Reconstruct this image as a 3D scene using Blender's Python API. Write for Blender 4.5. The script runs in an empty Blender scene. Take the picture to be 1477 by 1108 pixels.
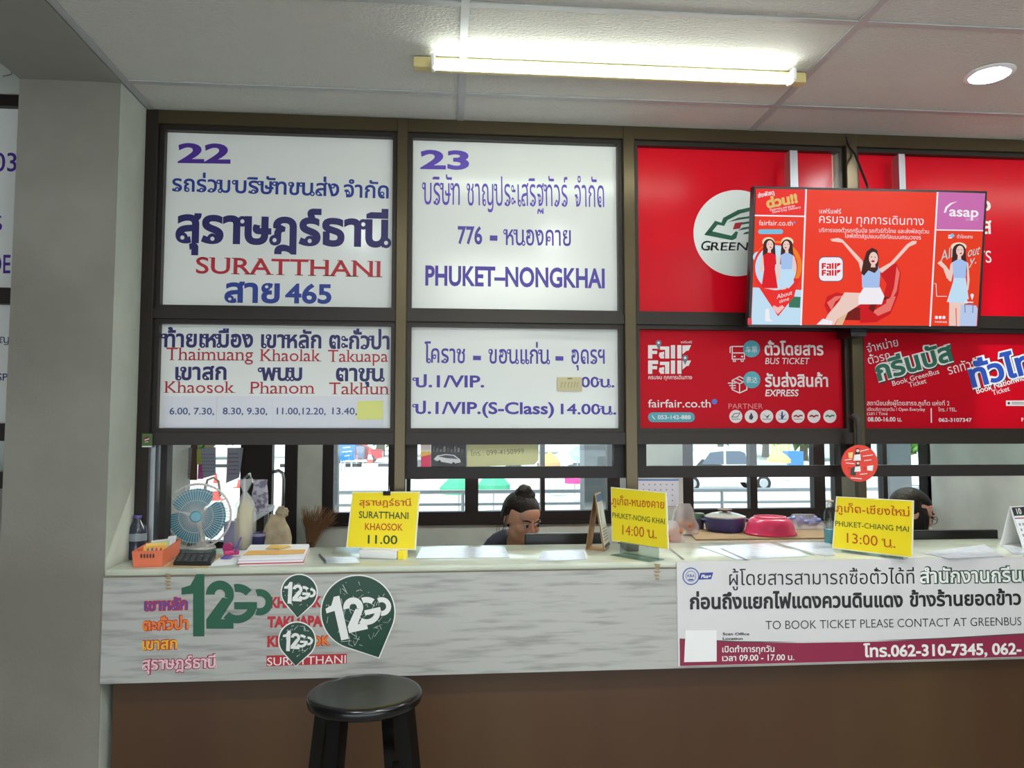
import bpy, bmesh, math, random
from mathutils import Vector, Matrix, noise
from mathutils.geometry import tessellate_polygon
random.seed(7)
PI = math.pi
SC = bpy.context.scene
COL = SC.collection

# ------------------------------------------------------------------ camera
FPX, PITCH, YAW = 1094.1, math.radians(3.577), math.radians(4.905)
CAMZ = 1.534
cd = bpy.data.cameras.new('camera'); cam = bpy.data.objects.new('camera', cd); COL.objects.link(cam)
cd.sensor_width = 36; cd.lens = 36*FPX/1477; cd.clip_start = .05; cd.clip_end = 400
cam.location = (0, 0, CAMZ); cam.rotation_euler = (PI/2+PITCH, 0, -YAW)
SC.camera = cam
# ------------------------------------------------------------------ daylight, exposure
SC.view_settings.view_transform = 'Standard'; SC.view_settings.look = 'None'
SC.view_settings.gamma = 1; SC.view_settings.use_curve_mapping = False
SC.view_settings.exposure = .92
SKY_STRENGTH = 1.5
w = bpy.data.worlds.new('world'); SC.world = w; w.use_nodes = True
bgn = w.node_tree.nodes['Background']; bgn.inputs[0].default_value = (.83, .92, 1, 1); bgn.inputs[1].default_value = SKY_STRENGTH
sd = bpy.data.lights.new('sun', 'SUN'); sd.energy = 4.0; sd.angle = .02; sd.color = (1, .96, .9)
so = bpy.data.objects.new('sun', sd); COL.objects.link(so); so.rotation_euler = (math.radians(32), math.radians(-22), 0)
TUBE_POWER = 9.0
SPOT_POWER = 36.0

# ------------------------------------------------------------------ photo geometry helpers
FW = Vector((math.sin(YAW)*math.cos(PITCH), math.cos(YAW)*math.cos(PITCH), math.sin(PITCH)))
RT = Vector((math.cos(YAW), -math.sin(YAW), 0)); UP = RT.cross(FW)
CAM = Vector((0, 0, CAMZ))
def ray(u, v): return FW + RT*((u-738.5)/FPX) + UP*((554-v)/FPX)
def at(u, v, Y):
    d = ray(u, v); return CAM + d*(Y/d.y)
def atz(u, v, z):
    d = ray(u, v); return CAM + d*((z-CAMZ)/d.z)
class Plane:
    def __init__(s, p, n): s.p = Vector(p); s.n = Vector(n).normalized()
    def hit(s, u, v, lift=0):
        d = ray(u, v); t = (s.p-CAM).dot(s.n)/d.dot(s.n); return CAM + d*t + s.n*lift
def vplane(Y): return Plane((0, Y, 0), (0, -1, 0))

YF, YC, YB = 3.1, 2.81, 5.4                      # sign plane, counter front, rear wall
ZC = CAMZ+.4117*3.1; ZT = CAMZ-.15622*3.1; ZBAND = CAMZ-.28175*3.1
XP = -1.195                                      # pillar corner
XR = 3.6                                         # right end of what is built

# ------------------------------------------------------------------ materials
def lin(c):
    r = []
    for x in c:
        x = x/255.0; r.append(x/12.92 if x <= .04045 else ((x+.055)/1.055)**2.4)
    return (r[0], r[1], r[2], 1)
MATS = {}
def mat(name, rgb, rough=.5, metal=0, emit=0, trans=0, alpha=1, spec=.5, var=0, vscale=8, bump=0, bscale=60, coat=0, rgb2=None, stretch=(1, 1, 1), noise_detail=6, lo=.35, hi=.65, ecol=None, sheen=0):
    m = bpy.data.materials.new(name); m.use_nodes = True; MATS[name] = m
    nt = m.node_tree; b = nt.nodes['Principled BSDF']; N = nt.nodes.new; L = nt.links.new
    b.inputs['Base Color'].default_value = lin(rgb); b.inputs['Roughness'].default_value = rough
    b.inputs['Metallic'].default_value = metal; b.inputs['Specular IOR Level'].default_value = spec
    b.inputs['Transmission Weight'].default_value = trans; b.inputs['Alpha'].default_value = alpha
    b.inputs['Coat Weight'].default_value = coat
    if emit:
        b.inputs['Emission Color'].default_value = lin(ecol or rgb); b.inputs['Emission Strength'].default_value = emit
    if var or bump or rgb2:
        tc = N('ShaderNodeTexCoord'); mp = N('ShaderNodeMapping'); mp.inputs['Scale'].default_value = stretch
        L(tc.outputs['Object'], mp.inputs['Vector'])
    if var or rgb2:
        nz = N('ShaderNodeTexNoise'); nz.inputs['Scale'].default_value = vscale; nz.inputs['Detail'].default_value = noise_detail
        L(mp.outputs[0], nz.inputs['Vector'])
        cr = N('ShaderNodeValToRGB'); L(nz.outputs['Fac'], cr.inputs['Fac'])
        c2 = rgb2 or tuple(max(0, x*(1-var)) for x in rgb)
        cr.color_ramp.elements[0].position = lo; cr.color_ramp.elements[0].color = lin(c2)
        cr.color_ramp.elements[1].position = hi; cr.color_ramp.elements[1].color = lin(rgb)
        L(cr.outputs[0], b.inputs['Base Color'])
    if bump:
        n2 = N('ShaderNodeTexNoise'); n2.inputs['Scale'].default_value = bscale; n2.inputs['Detail'].default_value = 3
        L(mp.outputs[0], n2.inputs['Vector'])
        bp = N('ShaderNodeBump'); bp.inputs['Strength'].default_value = bump; bp.inputs['Distance'].default_value = .01
        L(n2.outputs['Fac'], bp.inputs['Height']); L(bp.outputs[0], b.inputs['Normal'])
    return m
def glassmat(name, rgb, fac=.06, rough=0.02):
    m = bpy.data.materials.new(name); m.use_nodes = True; nt = m.node_tree; nt.nodes.clear(); N = nt.nodes.new; L = nt.links.new
    o = N('ShaderNodeOutputMaterial'); mx = N('ShaderNodeMixShader'); t = N('ShaderNodeBsdfTransparent'); g = N('ShaderNodeBsdfGlossy')
    t.inputs[0].default_value = lin(rgb); g.inputs['Roughness'].default_value = rough
    mx.inputs[0].default_value = fac; L(t.outputs[0], mx.inputs[1]); L(g.outputs[0], mx.inputs[2]); L(mx.outputs[0], o.inputs[0]); return m
def filmmat(name, rgb, opac=.4):
    m = bpy.data.materials.new(name); m.use_nodes = True; nt = m.node_tree; nt.nodes.clear(); N = nt.nodes.new; L = nt.links.new
    o = N('ShaderNodeOutputMaterial'); mx = N('ShaderNodeMixShader'); t = N('ShaderNodeBsdfTransparent'); g = N('ShaderNodeBsdfPrincipled')
    g.inputs['Base Color'].default_value = lin(rgb); g.inputs['Roughness'].default_value = .2
    mx.inputs[0].default_value = opac; L(t.outputs[0], mx.inputs[1]); L(g.outputs[0], mx.inputs[2]); L(mx.outputs[0], o.inputs[0]); return m

def M_(name, *a, **k):
    return MATS[name] if name in MATS else mat(name, *a, **k)
def flat(rgb, rough=.45):                                   # ink / paint colours
    return M_('ink_%d_%d_%d_%d' % (*rgb, int(rough*100)), rgb, rough)
def glow(rgb):                                              # lit pixels of a screen
    return M_('px_%d_%d_%d' % rgb, (4, 4, 4), .25, emit=.5, spec=.08, ecol=rgb)

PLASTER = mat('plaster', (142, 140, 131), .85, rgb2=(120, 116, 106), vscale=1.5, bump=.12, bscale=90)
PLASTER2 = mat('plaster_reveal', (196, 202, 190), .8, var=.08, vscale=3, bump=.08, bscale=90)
SOFFIT = mat('soffit_paint', (150, 149, 142), .85, var=.06, vscale=2)
TILE = mat('ceiling_tile', (205, 204, 198), .85, bump=.85, bscale=75, stretch=(1, 1.6, 1))
TILEP = mat('ceiling_board', (196, 194, 186), .85, var=.08, vscale=5, bump=.25, bscale=110)
TBAR = mat('grid_metal', (176, 178, 178), .45, metal=.1)
REARWALL = mat('rear_wall', (190, 196, 190), .8, var=.12, vscale=2.5)
REARCEIL = mat('rear_ceiling', (190, 190, 185), .9)
FLOORM = mat('floor_tile', (150, 146, 138), .4, var=.1, vscale=6)
BRONZE = mat('bronze_aluminium', (88, 78, 58), .3, metal=.75)
BRONZE2 = mat('dark_bronze', (46, 40, 35), .42, metal=.5)
DARKFR = mat('dark_frame', (38, 33, 32), .5, metal=.1, spec=.3)
SIGNW = mat('white_sign_board', (222, 224, 220), .17, spec=.5)
SIGNR = mat('red_sign_board', (208, 6, 30), .25, spec=.25)
SIGNR2 = mat('crimson_sign_board', (188, 4, 28), .35, spec=.12)
WOOD = mat('brown_wood', (78, 54, 20), .45, rgb2=(68, 38, 14), vscale=1.6, stretch=(1.6, 1, .25), lo=.3, hi=.75)
MARBLE = mat('grey_marble_laminate', (172, 172, 166), .45, rgb2=(140, 140, 135), vscale=24, bump=.0, stretch=(.22, 1, 2.2), noise_detail=10, lo=.30, hi=.52)
TOPM = mat('counter_laminate', (204, 209, 190), .16, coat=.05, var=.10, vscale=3, stretch=(1, 2, 1))
BLACKP = mat('black_plastic', (20, 20, 22), .32)
BLACKLAQ = mat('black_lacquer', (10, 10, 11), .22)
WHITEP = mat('white_plastic', (228, 228, 226), .35)
CHROME = mat('chrome', (200, 200, 200), .18, metal=1)
ALU = mat('aluminium', (178, 182, 186), .38, metal=.85)
PAPER = mat('white_paper', (232, 232, 236), .6)
def backlit(name, rgb, rgb2, sc):
    m = mat(name, rgb, .7, rgb2=rgb2, vscale=sc); nt = m.node_tree; b = nt.nodes['Principled BSDF']; t = nt.nodes.new('ShaderNodeBsdfTranslucent'); t.inputs[0].default_value = lin(rgb)
    mx = nt.nodes.new('ShaderNodeMixShader'); mx.inputs[0].default_value = .5; nt.links.new(b.outputs[0], mx.inputs[1]); nt.links.new(t.outputs[0], mx.inputs[2]); nt.links.new(mx.outputs[0], nt.nodes['Material Output'].inputs[0]); return m
PAPERG = mat('laminated_paper', (214, 214, 222), .22)
GLASS = glassmat('window_glass', (236, 242, 242), .05)
GLASSG = glassmat('clear_acrylic', (226, 234, 232), .10, .03)
BAGF = filmmat('plastic_film', (236, 236, 240), .3)

# ------------------------------------------------------------------ mesh builder
WL = {}
class MB:
    def __init__(s): s.v = []; s.f = []; s.m = []; s.mats = []
    def mi(s, m):
        if m not in s.mats: s.mats.append(m)
        return s.mats.index(m)
    def add(s, vs, fs, m):
        o = len(s.v); s.v += [Vector(x) for x in vs]; k = s.mi(m)
        for f in fs: s.f.append([i+o for i in f]); s.m.append(k)
        return s
    def box(s, lo, hi, m, R=None, piv=None):
        x0, y0, z0 = lo; x1, y1, z1 = hi
        vs = [Vector(p) for p in ((x0,y0,z0),(x1,y0,z0),(x1,y1,z0),(x0,y1,z0),(x0,y0,z1),(x1,y0,z1),(x1,y1,z1),(x0,y1,z1))]
        if R is not None:
            c = Vector(piv) if piv is not None else Vector(((x0+x1)/2, (y0+y1)/2, (z0+z1)/2)); vs = [c + R @ (p-c) for p in vs]
        return s.add(vs, [(0,3,2,1),(4,5,6,7),(0,1,5,4),(1,2,6,5),(2,3,7,6),(3,0,4,7)], m)
    def rbox(s, lo, hi, m, r=.01, R=None, piv=None, seg=3):
        bm = bmesh.new(); bmesh.ops.create_cube(bm, size=1)
        for v in bm.verts: v.co = Vector((lo[i]+(hi[i]-lo[i])*(v.co[i]+.5) for i in range(3)))
        bmesh.ops.bevel(bm, geom=bm.edges[:], offset=r, segments=seg, affect='EDGES', profile=.5)
        bm.verts.index_update(); vs = [v.co.copy() for v in bm.verts]; fs = [[v.index for v in f.verts] for f in bm.faces]; bm.free()
        if R is not None:
            c = Vector(piv) if piv is not None else (Vector(lo)+Vector(hi))/2; vs = [c + R @ (p-c) for p in vs]
        return s.add(vs, fs, m)
    def prism(s, pts, d, m):                      # planar 3D polygon pushed along d
        n = len(pts); d = Vector(d); pts = [Vector(p) for p in pts]
        tris = tessellate_polygon([pts])
        fs = [tuple(t) for t in tris] + [tuple(i+n for i in reversed(t)) for t in tris]
        fs += [(i, (i+1) % n, (i+1) % n+n, i+n) for i in range(n)]
        return s.add(pts+[p+d for p in pts], fs, m)
    def poly(s, pts, m):
        pts = [Vector(p) for p in pts]; t = tessellate_polygon([pts]); return s.add(pts, [tuple(x) for x in t], m)
    def tube(s, path, r, m, n=10, caps=True, closed=False):
        path = [Vector(p) for p in path]; N = len(path); rs = r if isinstance(r, (list, tuple)) else [r]*N
        vs = []; pa = None
        for i, p in enumerate(path):
            if closed: t = path[(i+1) % N]-path[i-1]
            else: t = path[min(i+1, N-1)]-path[max(i-1, 0)]
            t = t.normalized() if t.length else Vector((0, 0, 1))
            if pa is None:
                pa = t.orthogonal().normalized()
            pa = (pa - t*pa.dot(t)); pa = pa.normalized() if pa.length > 1e-6 else t.orthogonal().normalized()
            pb = t.cross(pa)
            for k in range(n):
                a = 2*PI*k/n; vs.append(p + (pa*math.cos(a)+pb*math.sin(a))*rs[i])
        fs = []
        for i in range(N if closed else N-1):
            j = (i+1) % N
            for k in range(n): fs.append((i*n+k, i*n+(k+1) % n, j*n+(k+1) % n, j*n+k))
        if caps and not closed: fs += [tuple(reversed(range(n))), tuple(range((N-1)*n, N*n))]
        return s.add(vs, fs, m)
    def lathe(s, prof, c, m, n=28, axis=None, cap=True):   # prof: (r, h)
        c = Vector(c); ax = Vector(axis or (0, 0, 1)).normalized()
        a = ax.orthogonal().normalized() if axis else Vector((1, 0, 0)); b = ax.cross(a)
        vs = [c + ax*h + (a*math.cos(2*PI*k/n)+b*math.sin(2*PI*k/n))*r for r, h in prof for k in range(n)]
        fs = [(i*n+k, i*n+(k+1) % n, (i+1)*n+(k+1) % n, (i+1)*n+k) for i in range(len(prof)-1) for k in range(n)]
        if cap:
            if prof[0][0] > 1e-5: fs.append(tuple(reversed(range(n))))
            if prof[-1][0] > 1e-5: fs.append(tuple(range((len(prof)-1)*n, len(prof)*n)))
        return s.add(vs, fs, m)
    def ell(s, c, r, m, R=None, nu=20, nv=12, fn=None):
        c = Vector(c); vs = []
        for i in range(nv+1):
            th = PI*i/nv
            for k in range(nu):
                ph = 2*PI*k/nu; d = Vector((math.sin(th)*math.cos(ph), math.sin(th)*math.sin(ph), math.cos(th)))
                k2 = fn(d) if fn else 1
                p = Vector((d.x*r[0], d.y*r[1], d.z*r[2]))*k2
                vs.append(c + (R @ p if R is not None else p))
        fs = [(i*nu+k, (i+1)*nu+k, (i+1)*nu+(k+1) % nu, i*nu+(k+1) % nu) for i in range(nv) for k in range(nu)]
        return s.add(vs, fs, m)
    def disc(s, c, rx, ry, ux, uy, m, n=32, a0=0, a1=2*PI):
        c = Vector(c); vs = [c+Vector(ux)*rx*math.cos(a0+(a1-a0)*k/n)+Vector(uy)*ry*math.sin(a0+(a1-a0)*k/n) for k in range(n)]
        return s.add(vs, [tuple(range(n))], m)
    def ring(s, c, r0, r1, ux, uy, m, n=40, a0=0, a1=2*PI):
        c = Vector(c); ux = Vector(ux); uy = Vector(uy); vs = []
        for k in range(n+1):
            a = a0+(a1-a0)*k/n; d = ux*math.cos(a)+uy*math.sin(a); vs += [c+d*r0, c+d*r1]
        return s.add(vs, [(2*k, 2*k+1, 2*k+3, 2*k+2) for k in range(n)], m)
    def build(s, name, parent=None, smooth=35, label=None, origin=None):
        me = bpy.data.meshes.new(name); vs = s.v
        lo = Vector([min(v[i] for v in vs) for i in range(3)]); hi = Vector([max(v[i] for v in vs) for i in range(3)])
        c = Vector(origin) if origin is not None else Vector(((lo.x+hi.x)/2, (lo.y+hi.y)/2, lo.z))
        me.from_pydata([v-c for v in vs], [], s.f)
        for m in s.mats: me.materials.append(m)
        me.polygons.foreach_set('material_index', s.m)
        if smooth:
            me.polygons.foreach_set('use_smooth', [True]*len(s.f)); me.set_sharp_from_angle(angle=math.radians(smooth))
        me.update()
        o = bpy.data.objects.new(name, me); COL.objects.link(o)
        if parent is not None: o.parent = parent; o.location = c-WL[parent.name]
        else: o.location = c
        WL[o.name] = c
        if label: o['label'] = label
        return o
def tag(o, label, cat, group=None, kind=None):
    o['label'] = label; o['category'] = cat
    if group: o['group'] = group
    if kind: o['kind'] = kind
    return o
def thing(name, label, cat, loc, group=None):
    o = bpy.data.objects.new(name, None); COL.objects.link(o); o.location = Vector(loc); o.empty_display_size = .05
    WL[o.name] = Vector(loc); return tag(o, label, cat, group)
def struct(o): o['kind'] = 'structure'; return o
def rotz(a): return Matrix.Rotation(a, 3, 'Z')

# ------------------------------------------------------------------ lettering
TCACHE = {}; LOOPED = False
def _winding(pt, poly):
    wn = 0; x, y = pt; n = len(poly)
    for i in range(n):
        x0, y0 = poly[i]; x1, y1 = poly[(i+1) % n]
        if y0 <= y < y1 and (x1-x0)*(y-y0)-(x-x0)*(y1-y0) > 0: wn += 1
        elif y1 <= y < y0 and (x1-x0)*(y-y0)-(x-x0)*(y1-y0) < 0: wn -= 1
    return wn
def glyphs(body):
    """contours of a string set in the built-in font: [(outer, [holes])], 2D, em units"""
    if body in TCACHE: return TCACHE[body]
    c = bpy.data.curves.new('lettering_source', 'FONT'); c.body = body; o = bpy.data.objects.new('lettering_source', c)
    COL.objects.link(o); dg = bpy.context.evaluated_depsgraph_get(); dg.update()
    cu = o.evaluated_get(dg).to_curve(dg); loops = []
    for sp in cu.splines:
        pts = []
        if sp.type == 'BEZIER':
            bp = sp.bezier_points; n = len(bp)
            for i in range(n):
                a, b = bp[i], bp[(i+1) % n]; p0, p1, p2, p3 = a.co.xy, a.handle_right.xy, b.handle_left.xy, b.co.xy
                straight = abs((p1-p0).cross(p3-p0)) < 1e-5 and abs((p2-p0).cross(p3-p0)) < 1e-5
                st = 1 if straight else 4
                for k in range(st):
                    t = k/st; pts.append(tuple(p0*(1-t)**3+p1*3*t*(1-t)**2+p2*3*t*t*(1-t)+p3*t**3))
        else: pts = [tuple(p.co.xy) for p in sp.points]
        q = []
        for p in pts:
            if not q or (abs(p[0]-q[-1][0])+abs(p[1]-q[-1][1])) > 1e-4: q.append(p)
        if len(q) > 2 and abs(q[0][0]-q[-1][0])+abs(q[0][1]-q[-1][1]) < 1e-4: q.pop()
        if len(q) > 2: loops.append(q)
    o.to_curve_clear() if hasattr(o, 'to_curve_clear') else None
    bpy.data.objects.remove(o); bpy.data.curves.remove(c)
    big = max(loops, key=lambda p: abs(_area(p))) if loops else None
    TCACHE[body] = loops; return loops
def _area(p): return sum(p[i][0]*p[(i+1) % len(p)][1]-p[(i+1) % len(p)][0]*p[i][1] for i in range(len(p)))/2
def clusters(loops):
    """contours grouped by touching bounding boxes (one group per letter, roughly)"""
    bb = [(min(x for x, y in p), min(y for x, y in p), max(x for x, y in p), max(y for x, y in p)) for p in loops]
    par = list(range(len(loops)))
    def fi(i):
        while par[i] != i: i = par[i]
        return i
    for i in range(len(loops)):
        for j in range(i):
            A, B = bb[i], bb[j]
            if A[0] < B[2] and B[0] < A[2] and A[1] < B[3] and B[1] < A[3]: par[fi(i)] = fi(j)
    g = {}
    for i in range(len(loops)): g.setdefault(fi(i), []).append(loops[i])
    return list(g.values())
def fill(loops, cuts=()):
    """triangles covering the non-zero-winding inside of a set of contours"""
    from mathutils.geometry import delaunay_2d_cdt
    vs, es = [], []
    for p in list(loops)+list(cuts):
        o = len(vs); vs += [Vector(x) for x in p]; es += [(o+i, o+(i+1) % len(p)) for i in range(len(p))]
    r = delaunay_2d_cdt(vs, es, [], 0, 1e-5); V = r[0]; tris = []
    for f in r[2]:
        c = (sum(V[i].x for i in f)/len(f), sum(V[i].y for i in f)/len(f))
        if sum(_winding(c, p) for p in loops) and not any(_winding(c, p) for p in cuts): tris.append(tuple(f))
    return [tuple(v) for v in V], tris
def _offset(p, w, sgn):
    n = len(p); r = []
    for i in range(n):
        a, b, c = Vector(p[i-1]), Vector(p[i]), Vector(p[(i+1) % n])
        d1 = (b-a).normalized(); d2 = (c-b).normalized()
        n1 = Vector((d1.y, -d1.x)); n2 = Vector((d2.y, -d2.x)); m = n1+n2
        if m.length < 1e-4: m = n1
        m.normalize(); k = max(.55, m.dot(n1)); r.append(tuple(b+m*(w*sgn/k)))
    return r
REF = {}
def refh(ch):
    if ch not in REF: REF[ch] = max(y for o in glyphs(ch) for x, y in o)
    return REF[ch]
FCACHE = {}
# where a traditional Thai letter carries its loop: (x over the letter's width, y over the body height)
HEADS = {'ข': [(.12, .85)], 'ค': [(.40, .42)], 'ด': [(.40, .34)], 'ต': [(.40, .34)], 'ง': [(.44, .80)], 'จ': [(.40, .32)], 'ช': [(.12, .85)], 'ฐ': [(.42, .36)], 'ถ': [(.32, .13)],
    'ภ': [(-.02, .13)], 'ญ': [(.22, .13)], 'ท': [(-.04, .85)], 'น': [(-.04, .85), (.98, .12)], 'บ': [(-.04, .85)], 'ป': [(-.04, .85)], 'ผ': [(.22, .85)], 'พ': [(-.04, .85)], 'ฟ': [(-.04, .85)],
    'ม': [(-.04, .85), (.02, .12)], 'ย': [(.26, .85)], 'ร': [(.50, .13)], 'ล': [(.24, .15)], 'ส': [(.24, .15)], 'ว': [(.40, .13)], 'ษ': [(-.04, .85)], 'ห': [(-.04, .85)], 'อ': [(.34, .70)],
    'ฎ': [(.10, .13)], 'ะ': [(.25, .80), (.25, .22)], 'เ': [(.75, .12)], 'แ': [(.32, .12), (.88, .12)], 'โ': [(.75, .12)], 'ใ': [(.75, .12)], 'ไ': [(.75, .12)]}
def rings(body, bold):
    loops = glyphs(body); i = 0; out = []; cuts = []; h = refh('บ')
    for c in body:
        n = len(glyphs(c)) if not c.isspace() else 0; mine = loops[i:i+n]; i += n
        if c in HEADS and mine:
            xs = [x for p in mine for x, y in p]; x0, x1 = min(xs), max(xs); s = 1 if _area(max(mine, key=lambda p: abs(_area(p)))) > 0 else -1
            for fx, fy in HEADS[c]:
                cx, cy = x0+fx*(x1-x0)-(.03+bold if fx < 0 else 0), fy*h
                for r, lst in ((.094+bold*.7, out), (.046, cuts)): lst.append([(cx+r*math.cos(s*2*PI*k/14), cy+r*math.sin(s*2*PI*k/14)) for k in range(14)])
    return out, cuts
def filled(body, bold, looped=False):
    key = (body, bold, looped)
    if key not in FCACHE:
        loops = glyphs(body); al = []
        for cl in clusters(loops):
            s = 1 if _area(max(cl, key=lambda p: abs(_area(p)))) > 0 else -1
            al += [_offset(p, bold, s) for p in cl] if bold else cl
        cuts = []
        if looped and is_thai(body):
            ro, cuts = rings(body, bold); al += ro
        FCACHE[key] = []
        for ll in clusters(al):
            x0, x1 = min(x for p in ll for x, y in p), max(x for p in ll for x, y in p); y0, y1 = min(y for p in ll for x, y in p), max(y for p in ll for x, y in p)
            cc = [c for c in cuts if x0 <= c[0][0] <= x1 and y0 <= c[0][1] <= y1]
            FCACHE[key].append(fill(ll, cc)+(ll,))
    return FCACHE[key]
def is_thai(s): return any(0x0E00 <= ord(c) <= 0x0E7F for c in s)
def text(mb, body, pl, p0, p1, h, m, bold=0, lift=.0008, shear=0, ref=None, serif=False, looped=None):
    """letter a string on plane pl: baseline from pixel p0 to p1, body height h pixels"""
    g = glyphs(body)
    if not g: return
    xs = [x for o in g for x, y in o]; x0, x1 = min(xs)-bold, max(xs)+bold
    A = pl.hit(*p0, lift); B = pl.hit(*p1, lift); ux = (B-A)/(x1-x0)
    un = ux.normalized(); nrm = pl.n; uy = nrm.cross(un)
    mid = ((p0[0]+p1[0])/2, (p0[1]+p1[1])/2)
    H = (pl.hit(mid[0], mid[1]-h)-pl.hit(*mid)).length
    rh = refh(ref or ('บ' if is_thai(body) else 'H')); sy = H/rh
    def put(loop): return [A + ux*(x-x0) + (un*shear+uy)*(y*sy) for x, y in loop]
    for V, T, ll in filled(body, bold, LOOPED if looped is None else looped):
        mb.add(put(V), T, m)
        if serif:
            for o2 in ll:
              n = len(o2)
              for i in range(n):
                a, b = o2[i], o2[(i+1) % n]
                if abs(a[1]-b[1]) < .012 and .04 < abs(a[0]-b[0]) < .2:
                    y = a[1]; tops = [refh('H'), refh('x'), refh('l')]
                    lo_, hi_ = min(a[0], b[0])-.07, max(a[0], b[0])+.07
                    if abs(y) < .03: r = [(lo_, y), (hi_, y), (hi_, y+.035), (lo_, y+.035)]
                    elif any(abs(y-t) < .03+bold for t in tops): r = [(lo_, y-.035), (max(a[0], b[0]), y-.035), (max(a[0], b[0]), y), (lo_, y)]
                    else: continue
                    mb.add(put(r), [(0, 1, 2, 3)], m)
def lettering(parent, rows, pl, label=None, name='lettering'):
    """one part per word or line; an outline and its fill stay together"""
    groups = []
    for r in rows:
        if groups and groups[-1][0][0] == r[0] and groups[-1][0][1] == r[1]: groups[-1].append(r)
        else: groups.append([r])
    for g in groups:
        mb = MB()
        for r in g: text(mb, r[0], pl, r[1], r[2], r[3], r[4], **(r[5] if len(r) > 5 else {}))
        o = mb.build(name, parent, smooth=0, label=label)
    return o
def crop(ox, oy, sc): return lambda x, y: (ox+x*sc, oy+y*sc)
def shape(mb, pl, pts, m, lift=.0006): mb.poly([pl.hit(u, v, lift) for u, v in pts], m)
def pxcircle(c, r, n=36, a0=0, a1=2*PI, ry=None):
    return [(c[0]+r*math.cos(a0+(a1-a0)*k/n), c[1]+(ry or r)*math.sin(a0+(a1-a0)*k/n)) for k in range(n)]
def stroke(mb, pl, pts, wpx, m, lift=.0008):
    for (a, b) in zip(pts[:-1], pts[1:]):
        d = Vector((b[0]-a[0], b[1]-a[1])); d = d.normalized() if d.length else Vector((1, 0)); n = Vector((-d.y, d.x))*wpx/2; e = d*wpx*.25
        a_ = Vector(a)-e; b_ = Vector(b)+e
        shape(mb, pl, [tuple(a_+n), tuple(b_+n), tuple(b_-n), tuple(a_-n)], m, lift)

# ================================================================== THE SETTING
b = MB(); b.box((-4, -3.5, -.1), (4.5, YB+.2, 0), FLOORM); struct(b.build('floor', smooth=0))
# ceiling tiles between grid bars
X1, X2, X3 = -.3817*3.1, .01568*3.1, .41421*3.1
PITCHX = X3-X2
xs = [X1, X2, X3, X3+PITCHX, X3+2*PITCHX]
yr = [3.2, YC, 2.2, 1.6, 1.0, .4, -.2, -.8, -1.4, -2.0, -2.6, -3.2]
b = MB()
for i in range(len(xs)-1):
    for j in range(len(yr)-1):
        plain = (i == 0 and xs[i+1] <= X2+.01 and yr[j] > 1.5 and yr[j] <= YC+.01 and False)
        b.box((xs[i]+.001, yr[j+1]+.001, ZC+.004), (xs[i+1]-.001, yr[j]-.001, ZC+.02), TILE)
b.box((-4, -3.5, ZC+.35), (4.5, 3.3, ZC+.4), REARCEIL)
struct(b.build('ceiling', smooth=0))
b = MB()
for x in xs[1:]: b.box((x-.013, -3.2, ZC-.002), (x+.013, 3.08, ZC+.003), TBAR)
for i in range(len(xs)-1):
    for y in yr[1:]: b.box((xs[i]+.013, y-.012, ZC-.001), (xs[i+1]-.013, y+.012, ZC+.003), TBAR)
b.box((X1-.004, -3.2, ZC-.002), (X1+.02, 3.08, ZC+.003), TBAR)
struct(b.build('trim_1', smooth=0))
# beam soffit on the pillar line, pillar, left wall beyond
pl0 = at(28, 100, YC).x; pl1 = at(7, 640, YC).x; XPL = (pl0+pl1)/2
b = MB(); b.box((XPL, -3.3, ZC-.004), (X1-.006, YC+.01, ZC+.34), SOFFIT)
b.box((X1-.03, -3.3, ZC-.007), (X1-.006, YC, ZC-.003), SOFFIT); struct(b.build('trim_2', smooth=0))
b = MB(); b.box((XPL, YC, 0), (XP, 3.3, ZC+.3), PLASTER)
b.box((XP-.001, YC+.004, 0), (XP+.001, 3.06, ZC), PLASTER2)
struct(b.build('wall_left', smooth=0))
b = MB(); zl = at(10, 135, 3.06).z
b.box((-4, 3.06, zl), (XPL-.0005, 3.3, ZC+.4), PLASTER2); b.box((-4, 3.06, 0), (XPL-.0005, 3.3, at(0, 705, 3.06).z), PLASTER)
b.box((-4, 3.06, at(0, 705, 3.06).z), (XPL-.93, 3.3, zl), PLASTER); struct(b.build('wall_front', smooth=0))
b = MB(); b.box((-4, -3.5, ZC+.33), (XPL, 3.06, ZC+.36), SOFFIT); struct(b.build('trim_3', smooth=0))
b = MB(); b.box((-4.1, -3.5, 0), (-4, 3.3, ZC+.4), PLASTER); struct(b.build('wall_far_left', smooth=0))
b = MB(); b.box((-4.1, -3.6, 2.15), (4.6, -3.5, ZC+.4), PLASTER); b.box((4.5, -3.5, 0), (4.6, 2.0, ZC+.4), PLASTER); b.box((XR, 2.0, 0), (4.6, 2.1, ZC+.4), PLASTER); struct(b.build('wall_back_added', smooth=0))  # unseen upper strip added to cut the sky light entering the hall
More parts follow.
